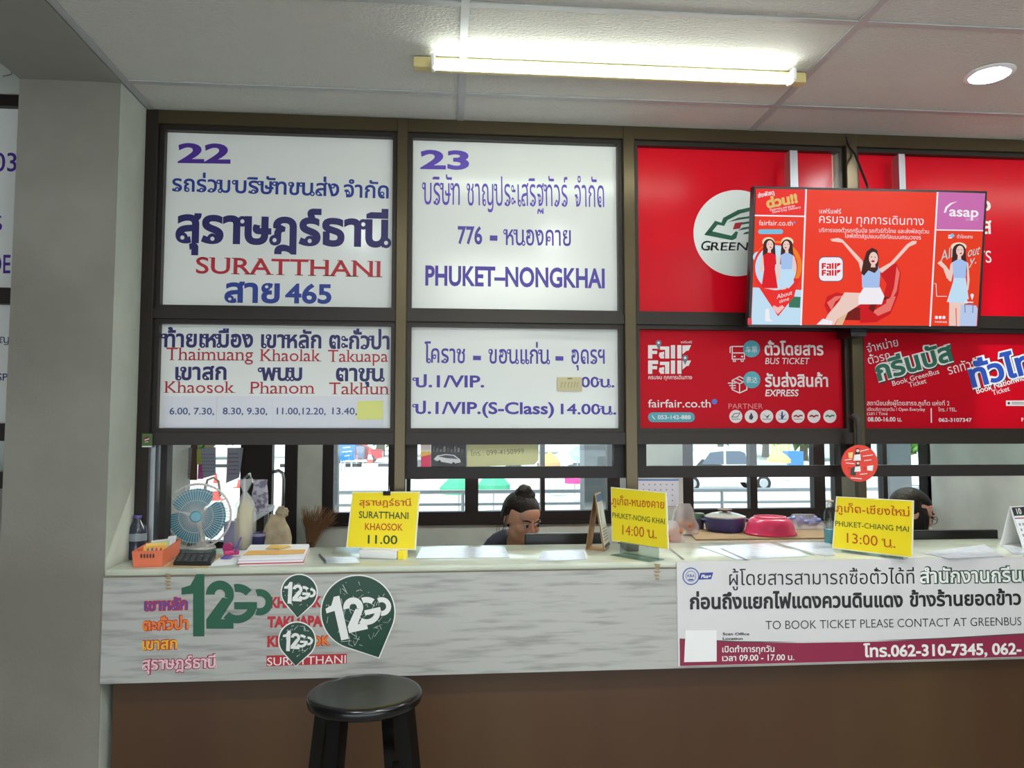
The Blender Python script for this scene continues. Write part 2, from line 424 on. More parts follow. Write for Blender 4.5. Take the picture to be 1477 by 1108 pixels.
# rear room shell
def wallbox(mb, u0, v0, u1, v1, m, Y0=YB, Y1=YB+.15):
    A = at(u0, v0, Y0); B = at(u1, v1, Y0); mb.box((A.x, Y0, B.z), (B.x, Y1, A.z), m)
ZH = 2.05                                                     # head of the rear windows
SILL_A, SILL_B = at(700, 757, YB).z, at(1100, 752, YB).z
def xb(u, v=690): return at(u, v, YB).x
def zb(v, u=700): return at(u, v, YB).z
RX0 = -1.75
b = MB()
b.box((RX0-.1, YB, ZH), (XR, YB+.15, ZC), REARWALL)
b.box((RX0-.1, YB, 0), (xb(236), YB+.15, ZH), REARWALL)
b.box((xb(236), YB, 0), (xb(350), YB+.15, zb(782)), REARWALL)
b.box((xb(429), YB, 0), (xb(467), YB+.15, ZH), REARWALL)
b.box((xb(467), YB, 0), (xb(895), YB+.15, SILL_A), REARWALL)
b.box((xb(895), YB, 0), (xb(985), YB+.15, ZH), REARWALL)
b.box((xb(985), YB, 0), (xb(1387), YB+.15, SILL_B), REARWALL)
b.box((xb(1387), YB, 0), (XR, YB+.15, ZH), REARWALL)
struct(b.build('wall_rear', smooth=0))
b = MB(); b.box((RX0-.1, 3.3, 0), (RX0, YB, ZC), REARWALL); struct(b.build('wall_rear_left', smooth=0))
b = MB(); b.box((XR, 2.0, 0), (XR+.1, YB+.15, ZC), REARWALL); struct(b.build('wall_right', smooth=0))
b = MB(); b.box((RX0-.1, 3.2, ZC), (XR, YB+.15, ZC+.05), REARCEIL); struct(b.build('ceiling_rear', smooth=0))

# rear windows: dark aluminium frames and panes
def rear_window(n, u0, u1, sill, mull, label):
    t = thing('window_%d' % n, label, 'window', ((xb(u0)+xb(u1))/2, YB, sill)); del t['category']; struct(t)
    x0, x1 = xb(u0), xb(u1); f = MB(); y0, y1 = YB-.006, YB+.07; e = .0005
    zs = sill+zb(738)-zb(757)
    f.box((x0, y0, sill), (x1, y1, zs), DARKFR); f.box((x0, y0-.006, sill-.0), (x1, y0, sill+.02), DARKFR)
    f.box((x0, y0, ZH-.07), (x1, y1, ZH), DARKFR)
    for a, c in mull: f.box((xb(a), y0+.004, zs), (xb(c), y1-.004, ZH-.07), DARKFR)
    f.build('window_frame', t, smooth=0)
    g = MB(); g.box((x0+.02, YB+.02, zs), (x1-.02, YB+.025, ZH-.07), GLASS); g.build('pane', t, smooth=0)
rear_window(1, 465, 895, SILL_A, [(465, 481), (560, 592), (671, 690), (780, 786), (876, 895)], 'dark framed window behind the counter between the broom and the wall calendar')
rear_window(2, 985, 1387, SILL_B, [(985, 1000), (1082, 1092), (1174, 1190), (1204, 1249), (1274, 1280), (1367, 1387)], 'dark framed window behind the bowls and the second clerk')
# window with calendars and glass door at the left of the rear wall
t = thing('window_3', 'rear window behind the desk fan with calendars hung across it', 'window', (xb(295), YB, zb(782))); del t['category']; struct(t)
f = MB(); f.box((xb(222), YB-.03, zb(782)), (xb(238), YB+.07, ZH), DARKFR); f.box((xb(348), YB-.03, zb(782)), (xb(356), YB+.07, ZH), DARKFR)
f.box((xb(238), YB-.03, zb(785)), (xb(348), YB+.07, zb(776)), DARKFR); f.box((xb(238), YB-.03, ZH-.07), (xb(348), YB+.07, ZH), DARKFR)
f.build('window_frame', t, smooth=0)
g = MB(); g.box((xb(238), YB+.02, zb(776)), (xb(348), YB+.025, ZH-.07), GLASS); g.build('pane', t, smooth=0)
t = thing('door_1', 'dark framed glass door with a chrome pull handle', 'door', (xb(392), YB, 0)); del t['category']; struct(t)
f = MB(); f.box((xb(356), YB-.02, 0), (xb(393), YB+.05, ZH), DARKFR); f.box((xb(411), YB-.02, 0), (xb(429), YB+.05, ZH), DARKFR)
f.box((xb(393), YB-.02, 0), (xb(411), YB+.05, .15), DARKFR); f.box((xb(393), YB-.02, ZH-.08), (xb(411), YB+.05, ZH), DARKFR); f.build('door_frame', t, smooth=0)
g = MB(); g.box((xb(393), YB+.02, .15), (xb(411), YB+.025, ZH-.08), GLASS); g.build('pane', t, smooth=0)
h = MB(); hp = [at(393, 681, YB-.02), at(402, 679, YB-.07), at(408, 683, YB-.085), at(409.5, 692, YB-.085), at(408.5, 725, YB-.085), at(406, 741, YB-.085), at(400, 747, YB-.07), at(394, 747, YB-.02)]
h.tube(hp, .012, CHROME); h.build('door_handle', t)

# front aluminium frame that carries the signs
YP0, YP1 = 3.05, 3.16
def xf(u, v=430): return at(u, v, YF).x
def zf(v, u=740): return at(u, v, YF).z
RAIL1 = (zf(448, 740), zf(474.5, 740)); RAIL2 = (zf(618.5), zf(641))
ZTOPB = CAMZ+.3886*3.1; 
posts = [(xf(214, 300), xf(232, 300)), (xf(572, 400), xf(588, 400)), (xf(896, 400), xf(913, 400)), (xf(1216, 400), xf(1232, 400)), (2.72, 2.77)]
t = thing('window_4', 'bronze aluminium frame above the counter holding the sign boards', 'frame', (0, YP0, ZT)); del t['category']; struct(t)
b = MB(); b.box((posts[0][0], YP0, ZTOPB+.018), (XR, YP1, ZC), BRONZE); b.build('top_rail', t, smooth=0)
b = MB(); b.box((posts[0][0], YP0+.004, RAIL1[1]+.02), (XR, YP1, RAIL1[0]-.018), BRONZE2); b.build('middle_rail', t, smooth=0)
b = MB(); b.box((posts[0][0], YP0+.002, RAIL2[1]), (XR, YP1, RAIL2[0]-.016), BRONZE2); b.build('lower_rail', t, smooth=0)
for i, (a, c) in enumerate(posts):
    b = MB(); b.rbox((a, YP0-.004, ZT), (c, YP1, ZC), BRONZE if i else BRONZE2, .003, seg=1); b.build('post', t, smooth=30)
b = MB()                                                     # glazing beads round each board
def bead(x0, x1, z0, z1, wd=.018):
    for lo, hi in (((x0, z0), (x1, z0+wd)), ((x0, z1-wd), (x1, z1)), ((x0, z0+wd), (x0+wd, z1-wd)), ((x1-wd, z0+wd), (x1, z1-wd))):
        b.box((lo[0], YP0+.02, lo[1]), (hi[0], YF+.012, hi[1]), BRONZE2)
for i in range(4):
    xa, xb_ = posts[i][1], posts[i+1][0]
    bead(xa, xb_, RAIL1[0]-.018, ZTOPB+.018); bead(xa, xb_, RAIL2[0]-.016, RAIL1[1]+.02)
b.build('glazing_bead', t, smooth=0)
# hanging glass sashes under the lower rail (bays two to four)
for i in (1, 2, 3):
    xa, xb_ = posts[i][1], posts[i+1][0]; y0, y1 = 3.085, 3.125; zr0, zr1 = zf(690), zf(673)
    b = MB(); b.box((xa, y0, zr0), (xb_, y1, zr1), DARKFR); b.box((xa, y0, zr1), (xa+.045, y1, RAIL2[1]), DARKFR); b.box((xb_-.04, y0, zr1), (xb_, y1, RAIL2[1]), DARKFR)
    s = b.build('sash', t, smooth=0)
    g = MB(); g.box((xa+.045, 3.103, zr1), (xb_-.04, 3.107, RAIL2[1]), GLASS); g.build('sash_pane', s, smooth=0)
b = MB()                                                     # inner jamb of the first bay
b.box((posts[0][1], 3.07, ZT), (posts[0][1]+.018, 3.15, RAIL2[1]), ALU); b.box((posts[0][1]+.03, 3.09, ZT), (posts[0][1]+.055, 3.15, RAIL2[1]), DARKFR)
b.build('jamb', t, smooth=0)

# ================================================================== COUNTER
t = thing('service_counter', 'long ticket counter with pale laminate top, grey marbled apron and brown wood front', 'counter', (.9, 3.0, 0))
b = MB(); b.rbox((XP+.004, YC-.004, ZT-.022), (XR-.01, 3.27, ZT), TOPM, .004, seg=2); b.build('countertop', t, smooth=40)
b = MB(); b.box((XP+.003, YC-.012, ZBAND), (XR-.01, YC+.008, ZT-.022), MARBLE); APRON = b.build('apron', t, smooth=0, label='grey marbled apron with faded vinyl place names')
b = MB(); b.box((XP+.003, YC-.0124, ZT-.0262), (XR-.01, YC-.0119, ZT-.0218), mat('worn_edge', (104, 92, 72), .7)); b.build('edge_strip', t, smooth=0, label='worn brown edge line under the top')
xw = max(XP+.004, at(163, 1000, YC+.05).x)
b = MB(); b.box((xw, YC+.05, 0), (XR-.01, YC+.09, ZT-.025), WOOD); b.build('front_panel', t, smooth=0, label='brown wood front panel')
b = MB(); b.box((xw, 3.2, 0), (XR-.01, 3.22, ZT-.025), WOOD); b.build('back_panel', t, smooth=0)
PA = vplane(YC-.012); q = crop(140, 790, .3385)
RED, ORG, YEL, PUR, PNK, GRN, WHT = flat((176, 34, 44)), flat((226, 126, 24)), flat((228, 176, 20)), flat((98, 60, 140)), flat((226, 190, 196)), flat((18, 84, 58)), flat((226, 226, 222))
MAROON = flat((146, 30, 62))
def outl(s, p0, p1, h, m, mo, wo=.05, bold=.02, **k):
    return [(s, p0, p1, h, mo, dict(bold=wo, lift=.0006, **k)), (s, p0, p1, h, m, dict(bold=bold, lift=.0012, **k))]
LOOPED = True
lettering(APRON, outl('เขาหลัก', q(200, 268), q(388, 262), 12, PUR, RED, .075), PA, 'faded purple place name')
lettering(APRON, outl('ตะกั่วป่า', q(193, 352), q(390, 345), 12, ORG, RED, .075), PA, 'orange place name')
lettering(APRON, outl('เขาสก', q(193, 435), q(342, 430), 12, YEL, RED, .075), PA, 'yellow place name')
lettering(APRON, outl('สุราษฎร์ธานี', q(192, 520), q(505, 510), 13, PNK, MAROON, .07), PA, 'pale place name outlined in maroon')
for s, y, u1 in (('KHAOLAK', 255, 955), ('TAKUAPA', 338, 960), ('KHAO', 421, 880)):
    lettering(APRON, [(s, q(738 if y < 300 else 725, y), q(u1, y-4), 14, RED, dict(bold=.06))], PA, 'red place name')
lettering(APRON, outl('SOK', q(888, 417), q(992, 413), 12, ORG, RED, .09), PA, 'orange place name ending')
mb = MB(); shape(mb, PA, [q(722, 460), q(1064, 452), q(1064, 494), q(722, 506)], RED, .0005)
text(mb, 'SURATTHANI', PA, q(725, 503), q(1060, 492), 11.5, WHT, lift=.001); mb.build('lettering', APRON, smooth=0, label='white place name on a red strip')
LOOPED = False
# tape remnants on the apron
mb = MB(); TAPE = mat('old_tape', (150, 132, 96), .6)
for (u, v) in ((243, 836), (948, 822)):
    for k in range(5): shape(mb, PA, [(u-4+random.uniform(-2, 2), v-9+k*5), (u+4+random.uniform(-2, 2), v-8+k*5), (u+3, v-5+k*5+random.uniform(-1, 1)), (u-3, v-5+k*5)], TAPE, .0005)
mb.build('tape_remnant', APRON, smooth=0)
# big green vinyl logo
def logo12(mb, pl, m, c, f, rot=0, lift=.0016):              # c centre px, f scale px per crop px
    cr_, sr_ = math.cos(rot), math.sin(rot)
    def k(x, y): x -= 545; y -= 235; return (c[0]+(x*cr_-y*sr_)*f, c[1]+(x*sr_+y*cr_)*f)
    cnt = [0]
    def S(p): cnt[0] += 1; shape(mb, pl, [k(*a) for a in p], m, lift+cnt[0]*.00002)
    S([(360, 200), (360, 172), (398, 160), (424, 113), (458, 113), (458, 378), (410, 378), (410, 196)])
    def arc(cx, cy, r0, r1, a0, a1, n=18):
        o = [(cx+r1*math.cos(a0+(a1-a0)*i/n), cy+r1*math.sin(a0+(a1-a0)*i/n)) for i in range(n+1)]
        i_ = [(cx+r0*math.cos(a1+(a0-a1)*i/n), cy+r0*math.sin(a1+(a0-a1)*i/n)) for i in range(n+1)]
        for a in range(n): S([o[a], o[a+1], i_[n-1-a], i_[n-a]])
    arc(524, 200, 22, 60, -PI, .45)
    S([(466, 345), (466, 305), (535, 212), (580, 222), (528, 305), (582, 305), (582, 345)])
    arc(598, 238, 50, 84, -1.75, -.75); arc(598, 238, 50, 84, -.05, 2.35)
    S([(585, 232), (682, 232), (682, 262), (585, 262)])
    arc(693, 232, 26, 56, -1.9, 1.9)
mb = MB(); logo12(mb, PA, GRN, q(545, 235), .3385, lift=.0014); o = mb.build('vinyl_sticker', smooth=0)
tag(o, 'large dark green cut-out number logo stuck on the marbled apron', 'sticker')
DGRN = mat('scratched_green', (20, 62, 46), .4)
def pin(name, label, c, r, tip, rot, fs):
    c = q(*c); tip = q(*tip); r *= .3385
    def outline(R, tp):
        a = math.atan2(tp[1]-c[1], tp[0]-c[0]); d = math.hypot(tp[0]-c[0], tp[1]-c[1]); th = math.acos(min(1, R/d))
        pts = [(c[0]+R*math.cos(a+th+(2*PI-2*th)*k/40), c[1]+R*math.sin(a+th+(2*PI-2*th)*k/40)) for k in range(41)]; return pts+[tp]
    o = thing(name, label, 'sticker', PA.hit(*tip), 'green pin stickers on the apron')
    mb = MB(); ex = ((tip[0]-c[0])*.03, (tip[1]-c[1])*.03)
    shape(mb, PA, outline(r+1.8, (tip[0]+ex[0], tip[1]+ex[1])), WHT, .002); shape(mb, PA, outline(r, tip), DGRN, .0025); mb.build('backing', o, smooth=0)
    mb = MB(); logo12(mb, PA, WHT, (c[0], c[1]), fs, rot, .0032); mb.build('lettering', o, smooth=0, label='white number logo')
    mb = MB(); rnd = random.Random(int(r*10))
    for k in range(int(r*1.5)):
        a, d = rnd.uniform(0, 2*PI), r*.92*math.sqrt(rnd.random()); x, y = c[0]+d*math.cos(a), c[1]+d*math.sin(a)
        a2 = rnd.uniform(0, PI); l = rnd.uniform(1, r*.3); p2 = (x+l*math.cos(a2), y+l*math.sin(a2))
        if math.hypot(p2[0]-c[0], p2[1]-c[1]) < r*.95: stroke(mb, PA, [(x, y), p2], rnd.uniform(.25, .6), WHT, .0028)
    mb.build('scratches', o, smooth=0)
pin('pin_sticker', 'small scratched green pin sticker, upper of the two small ones', (862, 190), 74, (855, 298), .05, .118)
pin('pin_sticker', 'small scratched green pin sticker, lower of the two small ones', (853, 395), 76, (847, 503), .05, .112)
pin('pin_sticker', 'largest scratched green pin sticker with tilted white logo', (1112, 275), 155, (1200, 467), -.22, .24)

# ================================================================== SIGN BOARDS
def board(name, label, u0, u1, z0, z1, m, cat='sign', v=430):
    X0, X1 = at(u0, v, YF).x, at(u1, v, YF).x
    t = thing(name, label, cat, ((X0+X1)/2, YF, z0))
    b = MB(); b.box((X0-.01, YF, z0-.01), (X1+.01, YF+.006, z1+.01), m); b.build('panel', t, smooth=0); return t
Z1T, Z1B = CAMZ+.3886*3.1, CAMZ+.16025*3.1; Z2T, Z2B = CAMZ+.13487*3.1, CAMZ+.0034*3.1
PF = vplane(YF)
NAVY, BLUE, PURP, DRED = flat((30, 22, 92)), flat((24, 52, 138)), flat((70, 34, 140)), flat((176, 24, 40))
VIOL = flat((84, 58, 172)); VIOL2 = flat((66, 46, 150))
LOOPED = True
q = crop(200, 160, .26405)
t = board('route_sign', 'white route sign numbered 22 with navy and red lettering, upper left', 238, 566, Z1B, Z1T, SIGNW, v=320)
lettering(t, [('22', q(213, 280), q(502, 284), 26, PURP, dict(bold=.035))], PF, 'wide purple number')
lettering(t, [('รถร่วม', q(182, 437), q(500, 446), 17.5, BLUE, dict(bold=.018)), ('บริษัทขนส่ง', q(527, 447), q(1095, 466), 17.5, BLUE, dict(bold=.018)), ('จำกัด', q(1120, 470), q(1366, 477), 17.5, BLUE, dict(bold=.018))], PF, 'blue lettering')
lettering(t, [('สุราษฎร์ธานี', q(200, 712), q(1362, 738), 36, NAVY, dict(bold=.035))], PF, 'large navy lettering')
lettering(t, [('SURATTHANI', q(312, 886), q(1320, 907), 22.5, DRED, dict(bold=.012, serif=True))], PF, 'red serif lettering')
lettering(t, [('สาย', q(468, 1042), q(770, 1046), 26, BLUE, dict(bold=.03)), ('465', q(800, 1047), q(1053, 1050), 26, BLUE, dict(bold=.03))], PF, 'blue lettering')
q = crop(200, 440, .26405)
t = board('place_sign', 'white sign listing six destinations in navy and red', 234, 563, Z2B, Z2T, SIGNW, v=550)
lettering(t, [('ท้ายเหมือง', q(140, 228), q(625, 230), 18, NAVY, dict(bold=.028)), ('เขาหลัก', q(668, 232), q(998, 234), 18, NAVY, dict(bold=.028)), ('ตะกั่วป่า', q(1040, 236), q(1370, 240), 18, NAVY, dict(bold=.028)),
    ('เขาสก', q(200, 408), q(480, 406), 17.5, NAVY, dict(bold=.028)), ('พนม', q(670, 411), q(893, 411), 17.5, NAVY, dict(bold=.028)), ('ตาขุน', q(1077, 413), q(1335, 415), 17.5, NAVY, dict(bold=.028))], PF, 'navy lettering')
lettering(t, [(s, q(*a), q(*c), h, DRED, dict(serif=True)) for s, a, c, h in (('Thaimuang', (150, 301), (625, 303), 18), ('Khaolak', (668, 306), (992, 308), 17), ('Takuapa', (1034, 310), (1362, 311), 17), ('Khaosok', (146, 480), (522, 480), 16.5), ('Phanom', (612, 484), (955, 484), 17), ('Takhun', (1040, 488), (1362, 488), 17))], PF, 'red serif lettering')
for i, (u0, u1, s, ta, tb) in enumerate(((137, 425, '6.00, 7.30,', 170, 413), (427, 730, '8.30, 9.30,', 460, 703), (732, 1032, '11.00,12.20,', 755, 1022), (1034, 1335, '13.40,', 1058, 1193))):
    o = thing('time_strip', 'laminated paper strip of departure times reading %s' % s.rstrip(','), 'paper', PF.hit(*q((u0+u1)/2, 672)), 'departure time strips under the six destinations')
    mb = MB(); P = [q(u0, 672), q(u1, 672), q(u1, 498), q(u0, 498)]; mb.prism([PF.hit(*p, lift=.002) for p in P], (0, .0012, 0), PAPERG); mb.build('strip', o, smooth=0)
    lettering(o, [(s, q(ta, 597), q(tb, 598), 9.3, flat((52, 72, 118)), dict(lift=.003, bold=.012))], PF)
mb = MB(); mb.prism([PF.hit(*q(*p), lift=.004) for p in ((1192, 627), (1335, 624), (1335, 522), (1196, 526))], (0, .001, 0), mat('note_yellow', (222, 224, 132), .6)); tag(mb.build('sticky_note', smooth=0), 'blank pale yellow note stuck over the last departure time', 'note')
q = crop(570, 180, .24374)
t = board('route_sign', 'white route sign numbered 23 with violet lettering', 593.5, 889, Z1B, Z1T, SIGNW, v=320)
lettering(t, [('23', q(148, 257), q(438, 262), 25, VIOL, dict(bold=.035))], PF, 'wide violet number')
lettering(t, [('บริษัท', q(172, 470), q(382, 475), 31, VIOL, {}), ('ชาญประเสริฐทัวร์', q(428, 477), q(1022, 483), 31, VIOL, {}), ('จำกัด', q(1062, 485), q(1237, 488), 31, VIOL, {})], PF, 'narrow violet lettering')
lettering(t, [('776', q(370, 702), q(515, 705), 24, VIOL2, dict(bold=.025)), ('-', q(560, 706), q(605, 707), 10.5, VIOL2, dict(bold=.05, ref='-')), ('หนองคาย', q(655, 711), q(1040, 716), 22, VIOL2, dict(bold=.008))], PF)
lettering(t, [('PHUKET–NONGKHAI', q(178, 947), q(1240, 964), 26.5, VIOL2, dict(bold=.03))], PF)
q = crop(570, 440, .24374)
t = board('place_sign', 'white sign with violet departure classes and times under number 23', 592.4, 892.5, Z2B, Z2T, SIGNW, v=550)
lettering(t, [('โคราช', q(172, 340), q(413, 343), 20, VIOL2, dict(bold=.01)), ('-', q(460, 343), q(507, 344), 8.8, VIOL2, dict(bold=.05, ref='-')), ('ขอนแก่น', q(556, 345), q(908, 347), 20, VIOL2, dict(bold=.01)), ('-', q(948, 346), q(995, 347), 8.8, VIOL2, dict(bold=.05, ref='-')), ('อุดรฯ', q(1043, 347), q(1240, 347), 20, VIOL2, dict(bold=.01))], PF)
lettering(t, [('ป.1/VIP.', q(122, 485), q(527, 486), 13, VIOL2, dict(bold=.025)), ('00น.', q(1100, 486), q(1297, 486), 11.5, VIOL2, dict(bold=.02)), ('ป.1/VIP.(S-Class)', q(120, 642), q(940, 645), 13, VIOL2, dict(bold=.025)), ('14.00น.', q(980, 645), q(1308, 647), 11.5, VIOL2, dict(bold=.02))], PF)
mb = MB(); mb.prism([PF.hit(*q(*p), lift=.004) for p in ((957, 510), (1106, 511), (1104, 427), (957, 428))], (0, .001, 0), mat('note_tan', (196, 186, 146), .6))
NOTE = mb.build('taped_note', smooth=0); tag(NOTE, 'tan paper note taped over a departure time', 'note')
mb = MB(); INK = flat((140, 128, 96))
for x in (980, 1000, 1022, 1040, 1058, 1075): stroke(mb, PF, [q(x, 490), q(x+4, 458), q(x+10, 462)], .7, INK, .0046)
stroke(mb, PF, [q(1020, 436), q(1045, 436)], 1.2, flat((70, 60, 50)), .0046); mb.build('handwriting', NOTE, smooth=0)

LOOPED = False
# ---- upper red boards
q = crop(900, 190, .23464)
t = board('logo_sign', 'glossy red board with a round white bus logo', 916, 1199, Z1B, Z1T, SIGNR, v=330)
c = q(692, 624); mb = MB(); shape(mb, PF, pxcircle(c, 62.2, 64), flat((226, 232, 228), .3), .0008); mb.build('logo_disc', t, smooth=0, label='white disc')
LG = flat((22, 92, 66)); mb = MB()
shape(mb, PF, [q(492, 635), q(560, 548), q(598, 560), q(610, 530), q(700, 482), q(800, 460), q(890, 458), q(890, 478), q(800, 482), q(715, 504), q(636, 544), q(615, 580), q(575, 572), q(540, 615)], LG, .0012)
shape(mb, PF, [q(492, 635), q(530, 610), q(660, 640), q(688, 612), q(700, 618), q(690, 655), q(665, 668)], LG, .0012)
for k, y in enumerate((530, 560, 590, 618)): shape(mb, PF, [q(640+k*30, y+26-k*4), q(700+k*15, y), q(900, y-28), q(900, y-18), q(710+k*15, y+12)], LG, .0013)
shape(mb, PF, [q(668, 602), q(682, 562), q(728, 556), q(712, 596)], DRED, .0016); mb.build('bus_emblem', t, smooth=0, label='green and red bus emblem')
lettering(t, [('G', q(470, 730), q(525, 730), 13.5, LG, dict(shear=.2, bold=.01)), ('REENBUS', q(530, 730), q(935, 730), 11.5, LG, dict(shear=.2, bold=.012))], PF)
t = board('route_sign', 'glossy red board half hidden behind the television', 1229, 1600, Z1B, Z1T, SIGNR, v=330)
lettering(t, [('ตั๋ว', (1392, 303), (1429, 304), 14, WHT, dict(bold=.02)), ('รถบัส', (1372, 335), (1430, 337), 17, WHT, dict(bold=.02)), ('TICKETS', (1352, 378), (1430, 379), 17, WHT, {})], PF)
# ---- lower red board
q = crop(900, 460, .23464); TEAL = flat((70, 158, 172)); W2 = flat((224, 216, 216))
t = board('service_sign', 'crimson board offering bus tickets and parcel express with partner circles', 920, 1213, Z2B, Z2T, SIGNR2, v=550)
def fair(mb, pl, k, m, lift):
    """blocky word mark, k maps 0..270 x 0..82"""
    S = lambda p: shape(mb, pl, [k(*a) for a in p], m, lift)
    S([(0, 0), (62, 0), (62, 22), (26, 22), (26, 34), (56, 34), (56, 54), (26, 54), (26, 82), (0, 82)])
    S([(74, 8), (132, 8), (132, 82), (106, 82), (106, 28), (74, 28)]); S([(70, 46), (100, 40), (100, 60), (92, 62), (100, 66), (100, 82), (78, 82), (68, 68)])
    S([(142, 0), (168, 0), (168, 82), (142, 82)]); S([(182, 0), (208, 0), (208, 82), (182, 82)])
    S([(214, 2), (268, 0), (252, 34), (240, 34), (214, 56)])
mb = MB()
fair(mb, PF, lambda x, y: q(148+x*.985, 162+y), W2, .0012); fair(mb, PF, lambda x, y: q(148+x*.985, 256+y), W2, .0012)
mb.build('word_mark', t, smooth=0, label='white block word mark')
mb = MB(); PIN = flat((96, 110, 122))
for cx, cy in ((212, 148), (375, 240)):
    shape(mb, PF, pxcircle(q(cx, cy), 4.2, 20), PIN, .0018); shape(mb, PF, [q(cx-15, cy+10), q(cx+15, cy+10), q(cx, cy+44)], PIN, .0017); shape(mb, PF, pxcircle(q(cx, cy), 1.8, 14), W2, .0022)
mb.build('pin_marks', t, smooth=0, label='grey map pins')
lettering(t, [('แฟร์แฟร์', q(350, 150), q(418, 150), 2.6, W2, {}), ('ครบจบ ทุกการเดินทาง', q(150, 371), q(418, 371), 4.3, W2, dict(bold=.01)), ('fairfair.co.th', q(148, 544), q(533, 544), 11, W2, dict(bold=.006, ref='h'))], PF)
mb = MB(); shape(mb, PF, pxcircle(q(556, 509), 3.9, 18), flat((60, 110, 200)), .001)
r = 7; a0, a1 = q(178, 605), q(405, 605); shape(mb, PF, pxcircle(a1, r, 16, -PI/2, PI/2)+pxcircle(a0, r, 16, PI/2, 1.5*PI), TEAL, .001); mb.build('pill', t, smooth=0, label='teal pill')
lettering(t, [('053-142-888', q(207, 616), q(410, 616), 5.4, W2, dict(lift=.0016, bold=.02))], PF)
mb = MB(); stroke(mb, PF, [q(174, 596), q(178, 606), q(190, 616)], 1.4, W2, .0016); mb.build('phone_mark', t, smooth=0)
mb = MB()                                                    # bus and parcel icons
def sl(p, wd=1.5, m=W2): stroke(mb, PF, [q(*a) for a in p], wd, m, .0012)
sl([(665, 170), (735, 170), (740, 215), (740, 248), (665, 248), (665, 170)]); sl([(665, 210), (740, 210)]); sl([(735, 170), (755, 170)]); sl([(652, 208), (652, 175), (665, 170)]); sl([(672, 250), (672, 262), (684, 262), (684, 250)]); sl([(720, 250), (720, 262), (732, 262), (732, 250)]); sl([(675, 232), (683, 232)], 2); sl([(722, 232), (730, 232)], 2)
sl([(665, 378), (710, 355), (755, 378), (755, 435), (710, 456), (665, 435), (665, 378)]); sl([(665, 378), (710, 400), (755, 378)]); sl([(710, 400), (710, 456)]); sl([(688, 366), (733, 388)])
for y in (395, 410, 425): sl([(640+(y-395)*.6, y), (685, y)])
mb.build('service_icons', t, smooth=0, label='white bus and parcel outlines')
mb = MB(); shape(mb, PF, pxcircle(q(783, 185), 12.2, 32), TEAL, .0018); shape(mb, PF, pxcircle(q(785, 375), 12.2, 32), TEAL, .0018); mb.build('badge_discs', t, smooth=0, label='teal discs')
lettering(t, [('车票', q(748, 204), q(818, 204), 8.5, W2, dict(lift=.0024, ref='车')), ('表达', q(750, 392), q(820, 392), 8.5, W2, dict(lift=.0024, ref='表'))], PF)
lettering(t, [('ตั๋วโดยสาร', q(865, 222), q(1226, 222), 13.2, W2, dict(bold=.025)), ('BUS TICKET', q(868, 278), q(1136, 278), 8.8, W2, dict(shear=.15)), ('รับส่งสินค้า', q(868, 416), q(1255, 416), 13.2, W2, dict(bold=.025)), ('EXPRESS', q(868, 475), q(1070, 475), 9.2, W2, dict(shear=.15, bold=.02)), ('PARTNER', q(643, 553), q(853, 553), 7.4, flat((226, 150, 150)), dict(bold=-.012))], PF)
mb = MB(); mb2 = MB(); pc = [(40, 70, 60), (40, 40, 60), (40, 70, 60), (30, 60, 130), (176, 24, 40), (176, 24, 40), (30, 130, 90)]
for k, x in enumerate((687, 782, 877, 972, 1070, 1167, 1265)):
    cc = q(x, 600); shape(mb, PF, pxcircle(cc, 9.4, 28), W2, .001); m = flat(pc[k])
    if k == 0: stroke(mb2, PF, [(cc[0]-6, cc[1]+1), (cc[0]-2, cc[1]-4), (cc[0]+6, cc[1]-5), (cc[0]+2, cc[1]+1), (cc[0]-6, cc[1]+1)], 1, m, .0014)
    elif k == 1: shape(mb2, PF, [(cc[0], cc[1]-6), (cc[0]+3, cc[1]+1), (cc[0]+1, cc[1]+5), (cc[0]-3, cc[1]+4), (cc[0]-3, cc[1])], m, .0014)
    elif k in (2, 3):
        shape(mb2, PF, [(cc[0]-5, cc[1]-4), (cc[0], cc[1]), (cc[0]+5, cc[1]-4), (cc[0]+1, cc[1]+3)], m, .0014)
        if k == 3: shape(mb2, PF, [(cc[0]-1, cc[1]-7), (cc[0]+1, cc[1]-7), (cc[0]+1, cc[1]+4), (cc[0]-2, cc[1]+3)], m, .0014)
    else: stroke(mb2, PF, [(cc[0]-6, cc[1]), (cc[0]-3, cc[1]-1.5), (cc[0], cc[1]+.5), (cc[0]+3, cc[1]-1.5), (cc[0]+6, cc[1]-1)], 2.2, m, .0014)
    if k in (0, 2, 3, 4): stroke(mb2, PF, [(cc[0]-6, cc[1]+4), (cc[0]+6, cc[1]+4)], .8, m, .0014)
mb.build('partner_discs', t, smooth=0, label='seven white partner discs'); mb2.build('partner_marks', t, smooth=0)
